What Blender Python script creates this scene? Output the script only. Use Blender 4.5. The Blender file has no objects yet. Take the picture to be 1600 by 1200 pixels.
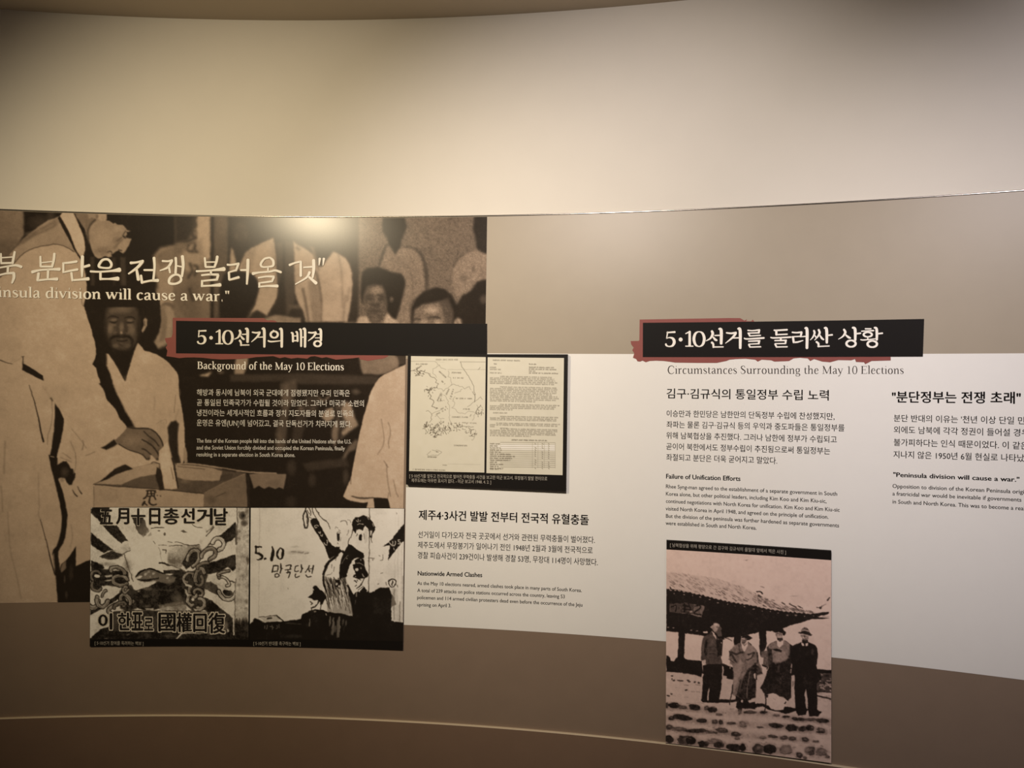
import bpy, math, random
import numpy as np
from mathutils import Matrix, Vector

# ------------------------------------------------------------------ camera
EYE = 1.5                      # eye height
S = 1.2                        # metres per fitted unit
F_PX = 1100.0                  # focal length in pixels of the 1600 wide frame
PITCH, ROLL = 0.013048, 0.013488
CX, DW, RAD = -0.770672 * S, 2.0 * S, 5.745577 * S      # gallery wall: a vertical cylinder seen from inside
CY = DW - RAD
Z_CEIL, Z_TRIM, Z_MID, Z_WHITE, Z_BASE = [EYE + S * v for v in (1.056864, 0.492718, 0.109331, -0.650314, -0.915352)]

scene = bpy.context.scene
col = scene.collection
cr, sr, cp, sp = math.cos(ROLL), math.sin(ROLL), math.cos(PITCH), math.sin(PITCH)
right, up, fwd = Vector((cr, -sp * sr, cp * sr)), Vector((-sr, -sp * cr, cp * cr)), Vector((0, cp, sp))
cam_data = bpy.data.cameras.new('camera')
cam_data.sensor_width = 36.0
cam_data.sensor_fit = 'HORIZONTAL'
cam_data.lens = F_PX / 1600 * 36
cam_data.clip_start = 0.02
cam = bpy.data.objects.new('camera', cam_data)
cam.matrix_world = Matrix(((right.x, up.x, -fwd.x, 0), (right.y, up.y, -fwd.y, 0), (right.z, up.z, -fwd.z, EYE), (0, 0, 0, 1)))
col.objects.link(cam)
scene.camera = cam

# ------------------------------------------------------------------ world, lamps, exposure
world = bpy.data.worlds.new('world')
scene.world = world
world.use_nodes = True
world.node_tree.nodes['Background'].inputs[0].default_value = (1.0, 0.80, 0.62, 1)
world.node_tree.nodes['Background'].inputs[1].default_value = 0.058
vs = scene.view_settings
vs.view_transform = 'Standard'
vs.look = 'None'
vs.exposure = 0.0
vs.gamma = 1.0
vs.use_curve_mapping = False


def spot(name, loc, target, watts, colour, size_deg, blend, radius=0.04):
    d = bpy.data.lights.new(name, 'SPOT')
    d.energy, d.color, d.spot_size, d.spot_blend, d.shadow_soft_size = watts, colour, math.radians(size_deg), blend, radius
    o = bpy.data.objects.new(name, d)
    o.location = loc
    o.rotation_euler = (Vector(target) - Vector(loc)).to_track_quat('-Z', 'Y').to_euler()
    col.objects.link(o)


# three track spots on the ceiling behind the visitor, aimed down at the graphic band
spot('ceiling_spot', (-1.50, 0.10, EYE + 1.16), (-0.84, 2.36, EYE + 0.10), 182, (1.0, 0.825, 0.55), 69, 1.0)
spot('ceiling_spot', (-0.14, 0.15, EYE + 1.16), (0.44, 2.30, EYE + 0.14), 174, (1.0, 0.885, 0.80), 69, 1.0)
spot('ceiling_spot', (1.23, -0.25, EYE + 1.16), (1.86, 1.85, EYE + 0.12), 124, (1.0, 0.91, 0.93), 67, 1.0)

# ------------------------------------------------------------------ photo pixel <-> wall
def rays(P):
    P = np.asarray(P, float).reshape(-1, 2)
    x, y = (P[:, 0] - 800) / F_PX, (600 - P[:, 1]) / F_PX
    x, y = cr * x - sr * y, sr * x + cr * y
    return np.stack([x, cp - sp * y, sp + cp * y], 1)


def uz(P, off=0.0):
    """Arc length along the wall and height of the points where the eye's rays meet it."""
    d = rays(P)
    R = RAD - off
    a = d[:, 0] ** 2 + d[:, 1] ** 2
    b = d[:, 0] * CX + d[:, 1] * CY
    t = (b + np.sqrt(b * b - a * (CX * CX + CY * CY - R * R))) / a
    q = d * t[:, None]
    return np.stack([RAD * np.arctan2(q[:, 0] - CX, q[:, 1] - CY), EYE + q[:, 2]], 1)


def wall(u, z, off=0.0):
    ph = np.asarray(u, float) / RAD
    R = RAD - off
    z = np.asarray(z, float) + 0 * ph
    return np.stack([CX + R * np.sin(ph), CY + R * np.cos(ph), z], -1)


MM = 0.001
OFF_BAND = 8 * MM              # the printed band stands this far in front of the painted wall
WALL_U0, WALL_U1 = float(uz([(-260, 500)])[0, 0]), float(uz([(1850, 500)])[0, 0])


# ------------------------------------------------------------------ materials
def srgb(c):
    c = np.asarray(c, float) / 255.0
    return tuple(np.where(c <= 0.04045, c / 12.92, ((c + 0.055) / 1.055) ** 2.4))


def mat(name, rgb, rough=0.6, metal=0.0, spec=0.5, grain=0.0, grain_scale=60.0, bump=0.0, bump_scale=300.0, coat=0.0, coat_rough=0.1, attr=False, vary=0.0):
    m = bpy.data.materials.new(name)
    m.use_nodes = True
    nt = m.node_tree
    b = nt.nodes['Principled BSDF']
    b.inputs['Roughness'].default_value = rough
    b.inputs['Metallic'].default_value = metal
    b.inputs['Specular IOR Level'].default_value = spec
    b.inputs['Coat Weight'].default_value = coat
    b.inputs['Coat Roughness'].default_value = coat_rough
    geo = nt.nodes.new('ShaderNodeTexCoord')
    if attr:
        a = nt.nodes.new('ShaderNodeVertexColor')
        a.layer_name = 'print'
        src = a.outputs['Color']
    else:
        r = nt.nodes.new('ShaderNodeRGB')
        r.outputs[0].default_value = (*rgb, 1)
        src = r.outputs[0]
    if grain:
        n = nt.nodes.new('ShaderNodeTexNoise')
        n.inputs['Scale'].default_value = grain_scale
        n.inputs['Detail'].default_value = 4
        nt.links.new(geo.outputs['Object'], n.inputs['Vector'])
        mr = nt.nodes.new('ShaderNodeMapRange')
        mr.inputs['From Min'].default_value, mr.inputs['From Max'].default_value = 0.25, 0.75
        mr.inputs['To Min'].default_value, mr.inputs['To Max'].default_value = 1 - grain, 1 + grain
        nt.links.new(n.outputs['Fac'], mr.inputs['Value'])
        v = nt.nodes.new('ShaderNodeVectorMath')
        v.operation = 'SCALE'
        nt.links.new(src, v.inputs[0])
        nt.links.new(mr.outputs['Result'], v.inputs['Scale'])
        src = v.outputs['Vector']
    nt.links.new(src, b.inputs['Base Color'])
    if bump:
        n2 = nt.nodes.new('ShaderNodeTexNoise')
        n2.inputs['Scale'].default_value = bump_scale
        nt.links.new(geo.outputs['Object'], n2.inputs['Vector'])
        bp = nt.nodes.new('ShaderNodeBump')
        bp.inputs['Strength'].default_value = bump
        bp.inputs['Distance'].default_value = 0.001
        nt.links.new(n2.outputs['Fac'], bp.inputs['Height'])
        nt.links.new(bp.outputs['Normal'], b.inputs['Normal'])
    return m


# ------------------------------------------------------------------ objects
def mesh_obj(name, V, Fc, m, parent=None, smooth=False):
    me = bpy.data.meshes.new(name)
    me.from_pydata([tuple(map(float, v)) for v in V], [], Fc)
    me.materials.append(m)
    if smooth:
        me.polygons.foreach_set('use_smooth', [True] * len(me.polygons))
    me.update()
    o = bpy.data.objects.new(name, me)
    col.objects.link(o)
    if parent is not None:
        o.parent = parent
    return o


def thing(o, label, cat, group=None):
    o['label'], o['category'] = label, cat
    if group:
        o['group'] = group
    return o


def holder(name, label, cat, at):
    o = bpy.data.objects.new(name, None)
    o.empty_display_size = 0.1
    col.objects.link(o)
    return thing(o, label, cat)


def structure(o):
    o['kind'] = 'structure'
    return o


def quad_uz(corners, off):
    """Four photo corners (TL, TR, BR, BL) on the wall as (u, z)."""
    return uz(corners, off)


def bil(Q, s, t):
    s, t = np.asarray(s)[..., None], np.asarray(t)[..., None]
    return (Q[0] * (1 - s) + Q[1] * s) * (1 - t) + (Q[3] * (1 - s) + Q[2] * s) * t


def slab(name, Q, off0, off1, m, parent=None, n=48, edge_m=None):
    """A board bent to the wall: front at off1, back at off0, with real edges."""
    s = np.linspace(0, 1, n + 1)
    V, Fc = [], []
    for off in (off1, off0):
        for t in (0, 1):
            q = bil(Q, s, np.full(n + 1, t, float))
            V += list(wall(q[:, 0], q[:, 1], off))
    k = n + 1
    ft, fb, bt, bb = 0, k, 2 * k, 3 * k
    for i in range(n):
        Fc.append((ft + i, fb + i, fb + i + 1, ft + i + 1))
        Fc.append((bt + i, ft + i, ft + i + 1, bt + i + 1))
        Fc.append((fb + i, bb + i, bb + i + 1, fb + i + 1))
        Fc.append((bt + i + 1, bb + i + 1, bb + i, bt + i))
    Fc.append((bt, bb, fb, ft))
    Fc.append((ft + n, fb + n, bb + n, bt + n))
    o = mesh_obj(name, V, Fc, m, parent)
    return o


def band(name, u0, u1, z0, z1, off0, off1, m, n=260):
    return slab(name, np.array([(u0, z1), (u1, z1), (u1, z0), (u0, z0)]), off0, off1, m, None, n)


def profile_strip(name, prof, u0, u1, m, n=260):
    """Sweep a closed profile of (off, z) along the wall."""
    u = np.linspace(u0, u1, n + 1)
    k = len(prof)
    V = np.concatenate([wall(u, np.full(n + 1, z), off) for off, z in prof])
    Fc = []
    for j in range(k):
        a, b = j * (n + 1), ((j + 1) % k) * (n + 1)
        for i in range(n):
            Fc.append((a + i, a + i + 1, b + i + 1, b + i))
    Fc.append(tuple(j * (n + 1) for j in range(k)))
    Fc.append(tuple(j * (n + 1) + n for j in reversed(range(k))))
    return mesh_obj(name, V, Fc, m, smooth=False)


# ------------------------------------------------------------------ printed pictures: tones painted on a grid of the print itself
def crom(P, closed, k=5):
    P = np.asarray(P, float)
    n = len(P)
    out = []
    m = n if closed else n - 1
    for i in range(m):
        if closed:
            a, b, c, d = P[i - 1], P[i], P[(i + 1) % n], P[(i + 2) % n]
        else:
            a, b, c, d = P[max(i - 1, 0)], P[i], P[i + 1], P[min(i + 2, n - 1)]
        for t in np.arange(k) / k:
            out.append(0.5 * ((2 * b) + (-a + c) * t + (2 * a - 5 * b + 4 * c - d) * t * t + (-a + 3 * b - 3 * c + d) * t ** 3))
    if not closed:
        out.append(P[-1])
    return np.array(out)


class Print:
    """A picture printed on a quad of the wall. Shapes are given in the photograph's pixels and laid down on the print's own grid."""

    def __init__(self, corners, off, density, base):
        self.Q, self.off = quad_uz(corners, off), off
        c = np.asarray(corners, float)
        w = 0.5 * (np.hypot(*(c[1] - c[0])) + np.hypot(*(c[2] - c[3])))
        h = 0.5 * (np.hypot(*(c[3] - c[0])) + np.hypot(*(c[2] - c[1])))
        self.W, self.H, self.k = int(w * density), int(h * density), density
        self.a = np.full((self.H + 1, self.W + 1), float(base))
        self.rng = np.random.default_rng(7)

    def to(self, P):
        P = np.asarray(P, float)
        q = uz(P[:, :2], self.off)
        Q = self.Q
        st = np.full((len(q), 2), 0.5)
        for _ in range(6):
            s, t = st[:, 0], st[:, 1]
            r = bil(Q, s, t) - q
            ds = (Q[1] - Q[0]) * (1 - t)[:, None] + (Q[2] - Q[3]) * t[:, None]
            dt = (Q[3] - Q[0]) * (1 - s)[:, None] + (Q[2] - Q[1]) * s[:, None]
            det = ds[:, 0] * dt[:, 1] - ds[:, 1] * dt[:, 0]
            st[:, 0] -= (r[:, 0] * dt[:, 1] - r[:, 1] * dt[:, 0]) / det
            st[:, 1] -= (ds[:, 0] * r[:, 1] - ds[:, 1] * r[:, 0]) / det
        return st * np.array([self.W, self.H])

    def box(self, P, pad):
        x0, y0 = np.floor(P.min(0) - pad).astype(int)
        x1, y1 = np.ceil(P.max(0) + pad).astype(int)
        x0, y0, x1, y1 = max(x0, 0), max(y0, 0), min(x1, self.W), min(y1, self.H)
        if x1 < x0 or y1 < y0:
            return None
        Y, X = np.mgrid[y0:y1 + 1, x0:x1 + 1]
        return slice(y0, y1 + 1), slice(x0, x1 + 1), X.astype(np.float32), Y.astype(np.float32)

    def lay(self, sl, mask, tone, alpha):
        v = self.a[sl[0], sl[1]]
        v += (tone - v) * (mask * alpha)

    def poly(self, P, tone, soft=0.8, alpha=1.0, sm=False):
        P = np.asarray(P, float)
        if sm:
            P = crom(P, True, 4)
        P = self.to(P)
        soft = soft * self.k
        sl = self.box(P, soft + 1)
        if sl is None:
            return
        X, Y = sl[2], sl[3]
        ins = np.zeros(X.shape, bool)
        d2 = np.full(X.shape, 1e9, np.float32)
        n = len(P)
        for i in range(n):
            (ax, ay), (bx, by) = P[i], P[(i + 1) % n]
            if ay != by:
                c = (ay > Y) != (by > Y)
                ins ^= c & (X < (bx - ax) * (Y - ay) / (by - ay) + ax)
            ex, ey = bx - ax, by - ay
            L = ex * ex + ey * ey
            if L < 1e-12:
                continue
            t = np.clip(((X - ax) * ex + (Y - ay) * ey) / L, 0, 1)
            d2 = np.minimum(d2, (X - ax - t * ex) ** 2 + (Y - ay - t * ey) ** 2)
        d = np.sqrt(d2) * np.where(ins, 1, -1)
        m = np.clip(0.5 + d / max(soft, 0.5), 0, 1)
        if soft > 2:
            m = m * m * (3 - 2 * m)
        self.lay(sl, m, tone, alpha)

    def line(self, P, w, tone, soft=0.8, alpha=1.0, sm=True, closed=False):
        """A brush line; w is a width or one width per point."""
        P = np.asarray(P, float)
        ww = np.full(len(P), float(w)) if np.isscalar(w) else np.asarray(w, float)
        A = np.column_stack([P[:, :2], ww])
        if sm and len(P) > 2:
            A = crom(A, closed, 4)
        if closed:
            A = np.vstack([A, A[:1]])
        T = self.to(A[:, :2])
        hw = A[:, 2] * self.k / 2
        soft = soft * self.k
        sl = self.box(T, hw.max() + soft + 1)
        if sl is None:
            return
        X, Y = sl[2], sl[3]
        best = np.full(X.shape, -1e9, np.float32)
        for i in range(len(T) - 1):
            (ax, ay), (bx, by) = T[i], T[i + 1]
            ex, ey = bx - ax, by - ay
            L = ex * ex + ey * ey + 1e-9
            t = np.clip(((X - ax) * ex + (Y - ay) * ey) / L, 0, 1)
            best = np.maximum(best, hw[i] + (hw[i + 1] - hw[i]) * t - np.sqrt((X - ax - t * ex) ** 2 + (Y - ay - t * ey) ** 2))
        self.lay(sl, np.clip(0.5 + best / max(soft, 0.5), 0, 1), tone, alpha)

    def spot(self, cx, cy, rx, ry, tone, rot=0.0, soft=0.8, alpha=1.0):
        t = np.linspace(0, 2 * np.pi, 25)[:-1]
        c, s = math.cos(math.radians(rot)), math.sin(math.radians(rot))
        x, y = rx * np.cos(t), ry * np.sin(t)
        self.poly(np.column_stack([cx + c * x - s * y, cy + s * x + c * y]), tone, soft, alpha)

    def glow(self, cx, cy, rx, ry, tone, alpha=1.0, rot=0.0):
        """A soft round patch of tone."""
        e = self.to([(cx, cy), (cx + 1, cy), (cx, cy + 1)])
        J = np.column_stack([e[1] - e[0], e[2] - e[0]])
        Ji = np.linalg.inv(J)
        r = max(rx, ry)
        sl = self.box(self.to([(cx - r, cy - r), (cx + r, cy + r)]), 2)
        if sl is None:
            return
        dx, dy = sl[2] - e[0, 0], sl[3] - e[0, 1]
        px, py = Ji[0, 0] * dx + Ji[0, 1] * dy, Ji[1, 0] * dx + Ji[1, 1] * dy
        c, s = math.cos(math.radians(rot)), math.sin(math.radians(rot))
        q = ((c * px + s * py) / rx) ** 2 + ((-s * px + c * py) / ry) ** 2
        self.lay(sl, np.clip(1 - q, 0, 1) ** 1.2, tone, alpha)

    def noise(self, cell, seed=1):
        """Smooth random field, about -1..1."""
        g = np.random.default_rng(seed)
        cell = cell * self.k
        h, w = int(self.H / cell) + 3, int(self.W / cell) + 3
        G = g.normal(0, 0.6, (h, w))
        y, x = np.arange(self.H + 1) / cell, np.arange(self.W + 1) / cell
        yi, xi = y.astype(int), x.astype(int)
        fy, fx = (y - yi)[:, None], (x - xi)[None, :]
        fy, fx = fy * fy * (3 - 2 * fy), fx * fx * (3 - 2 * fx)
        a, b = G[yi][:, xi], G[yi][:, xi + 1]
        c, d = G[yi + 1][:, xi], G[yi + 1][:, xi + 1]
        return (a * (1 - fx) + b * fx) * (1 - fy) + (c * (1 - fx) + d * fx) * fy

    def warp(self, amp, cell, seed):
        """Make edges a little uneven, as in an enlarged old print."""
        dx, dy = amp * self.k * self.noise(cell, seed), amp * self.k * self.noise(cell, seed + 50)
        Y, X = np.mgrid[0:self.H + 1, 0:self.W + 1]
        x, y = np.clip(X + dx, 0, self.W - 1e-3), np.clip(Y + dy, 0, self.H - 1e-3)
        xi, yi = x.astype(int), y.astype(int)
        fx, fy = x - xi, y - yi
        a = self.a
        self.a = (a[yi, xi] * (1 - fx) + a[yi, xi + 1] * fx) * (1 - fy) + (a[yi + 1, xi] * (1 - fx) + a[yi + 1, xi + 1] * fx) * fy

    def blur(self, r):
        r = r * self.k
        n = int(r * 2.5) + 1
        k = np.exp(-0.5 * (np.arange(-n, n + 1) / r) ** 2)
        k /= k.sum()
        p = np.pad(self.a, n, mode='edge')
        p = sum(k[i] * p[i:i + self.a.shape[0], :] for i in range(2 * n + 1))
        self.a = sum(k[i] * p[:, i:i + self.a.shape[1]] for i in range(2 * n + 1))

    def colours(self, ramp):
        a = np.clip(self.a, 0, 1.2)
        xs = np.array([r[0] for r in ramp])
        cs = np.array([srgb(r[1]) for r in ramp])
        return np.stack([np.interp(a, xs, cs[:, i]) for i in range(3)], -1)

    def build(self, name, ramp, m, parent=None, keep=None):
        s, t = np.meshgrid(np.linspace(0, 1, self.W + 1), np.linspace(0, 1, self.H + 1))
        q = bil(self.Q, s, t)
        V = wall(q[..., 0], q[..., 1], self.off).reshape(-1, 3)
        i = np.arange(self.H * (self.W + 1)).reshape(self.H, self.W + 1)[:, :-1]
        Fq = np.stack([i, i + self.W + 1, i + self.W + 2, i + 1], -1).reshape(-1, 4)
        C = np.column_stack([self.colours(ramp).reshape(-1, 3), np.ones(len(V))])
        if keep is not None:
            ok = keep(q.reshape(-1, 2)[Fq].mean(1))
            Fq = Fq[ok]
            used = np.unique(Fq)
            remap = np.zeros(len(V), int)
            remap[used] = np.arange(len(used))
            V, C, Fq = V[used], C[used], remap[Fq]
        me = bpy.data.meshes.new(name)
        me.vertices.add(len(V))
        me.vertices.foreach_set('co', V.ravel())
        me.loops.add(Fq.size)
        me.loops.foreach_set('vertex_index', Fq.ravel().astype(np.int32))
        me.polygons.add(len(Fq))
        me.polygons.foreach_set('loop_start', np.arange(0, Fq.size, 4, dtype=np.int32))
        me.update(calc_edges=True)
        ca = me.color_attributes.new('print', 'FLOAT_COLOR', 'POINT')
        ca.data.foreach_set('color', C.ravel().astype(np.float32))
        me.materials.append(m)
        me.polygons.foreach_set('use_smooth', np.ones(len(Fq), bool))
        o = bpy.data.objects.new(name, me)
        col.objects.link(o)
        if parent is not None:
            o.parent = parent
        return o


# ------------------------------------------------------------------ lettering
_font = bpy.data.curves.new('type_setter', 'FONT')
_font.resolution_u = 3
_font_o = bpy.data.objects.new('type_setter', _font)
col.objects.link(_font_o)


def glyphs(body, bold=0.0):
    _font.body, _font.offset = body, bold
    dg = bpy.context.evaluated_depsgraph_get()
    dg.update()
    me = _font_o.evaluated_get(dg).to_mesh()
    V = np.empty(len(me.vertices) * 3)
    me.vertices.foreach_get('co', V)
    Fc = [tuple(p.vertices) for p in me.polygons]
    _font_o.evaluated_get(dg).to_mesh_clear()
    return V.reshape(-1, 3)[:, :2], Fc


class Lettering:
    """Flat letters lying on the wall; one mesh per block of text."""

    def __init__(self, off):
        self.V, self.F, self.off, self.n = [], [], off, 0

    def add(self, pu, pz, Fc):
        self.V.append(wall(pu, pz, self.off))
        self.F += [tuple(i + self.n for i in f) for f in Fc]
        self.n += len(pu)

    def px(self, P, Fc):
        q = uz(P, self.off)
        self.add(q[:, 0], q[:, 1], Fc)

    def heavy(self, body, bold):
        """A weight heavier than regular: the same outlines laid down a little apart."""
        v, Fc = glyphs(body)
        if bold <= 0:
            return v, Fc
        sh = [(bold, 0), (-bold, 0), (0, bold * .7), (0, -bold * .7)]
        if bold > .04:
            sh += [(.7 * bold, .7 * bold), (-.7 * bold, .7 * bold), (.7 * bold, -.7 * bold), (-.7 * bold, -.7 * bold)]
        return np.concatenate([v + d for d in sh]), [tuple(i + k * len(v) for i in f) for k in range(len(sh)) for f in Fc]

    def set(self, body, xl, xr, yl, yr, em, bold=0.0, hangul=False):
        """One line: left and right end and baseline (for Hangul: foot of the letters) in photo pixels."""
        v, Fc = self.heavy(body, bold)
        if hangul:
            yl, yr = yl - 0.078 * em, yr - 0.078 * em
        x0, x1 = v[:, 0].min(), v[:, 0].max()
        t = (v[:, 0] - x0) / (x1 - x0)
        e = uz([(xl, yl), (xr, yr)], self.off)
        px_m = float(uz([(0.5 * (xl + xr), 0.5 * (yl + yr))], self.off)[0, 1] - uz([(0.5 * (xl + xr), 0.5 * (yl + yr) + 1)], self.off)[0, 1])
        self.add(e[0, 0] + (e[1, 0] - e[0, 0]) * t, e[0, 1] + (e[1, 1] - e[0, 1]) * t + v[:, 1] * em * px_m, Fc)

    def fit(self, body, x0, y0, x1, y1, bold=0.0):
        """One glyph stretched into a photo box."""
        v, Fc = self.heavy(body, bold)
        lo, hi = v.min(0), v.max(0)
        q = (v - lo) / (hi - lo)
        self.px(np.column_stack([x0 + (x1 - x0) * q[:, 0], y1 + (y0 - y1) * q[:, 1]]), Fc)

    def stroke(self, A, closed=False, conv=lambda P: P, sm=True, cap=True):
        """A pen stroke: points (x, y, width)."""
        A = np.asarray(A, float)
        if len(A) > 2 and sm:
            A = crom(A, closed, 5)
        P, w = A[:, :2], np.maximum(A[:, 2], 0.01)
        n = len(P)
        T = np.roll(P, -1, 0) - np.roll(P, 1, 0) if closed else np.gradient(P, axis=0)
        T /= np.linalg.norm(T, axis=1)[:, None] + 1e-9
        N = np.column_stack([-T[:, 1], T[:, 0]]) * (w / 2)[:, None]
        L, Rr = P + N, P - N
        V = np.empty((2 * n, 2))
        V[0::2], V[1::2] = L, Rr
        Fc = [(2 * i, 2 * i + 1, 2 * i + 3, 2 * i + 2) for i in range(n - 1)]
        if closed:
            Fc.append((2 * n - 2, 2 * n - 1, 1, 0))
        elif cap:
            for i, sg in ((0, -1), (n - 1, 1)):
                c = P[i] + sg * T[i] * w[i] * 0.32
                V = np.vstack([V, c + N[i] * 0.55, c - N[i] * 0.55])
                k = len(V)
                Fc.append((2 * i, 2 * i + 1, k - 1, k - 2))
        self.px(conv(V), Fc)

    def view(self, ox, oy, k, strokes):
        """Pen strokes measured in an enlarged detail: origin and enlargement of the detail."""
        conv = lambda P: np.column_stack([ox + P[:, 0] / k, oy + P[:, 1] / k])
        for s in strokes:
            cl = s[0] == 'o'
            self.stroke(s[1:] if cl else s, cl, conv)

    def build(self, name, m, parent):
        return mesh_obj(name, np.concatenate(self.V), self.F, m, parent)


def ring(cx, cy, rx, ry, w, n=16):
    return ['o'] + [(cx + rx * math.cos(t), cy + ry * math.sin(t), w * (0.8 + 0.35 * abs(math.cos(t)))) for t in np.linspace(0, 2 * math.pi, n + 1)[:-1]]


# a book serif drawn with pen strokes, in units of the type size
def _stem(x, y0, y1, w=.085):
    return [(x, y0, w), (x, y1, w)]


def _foot(x, h=.09, y=.014):
    return [(x - h, y, .028), (x + h, y, .028)]


def _flag(x, y):
    return [(x - .095, y - .035, .02), (x, y - .02, .05)]


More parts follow.
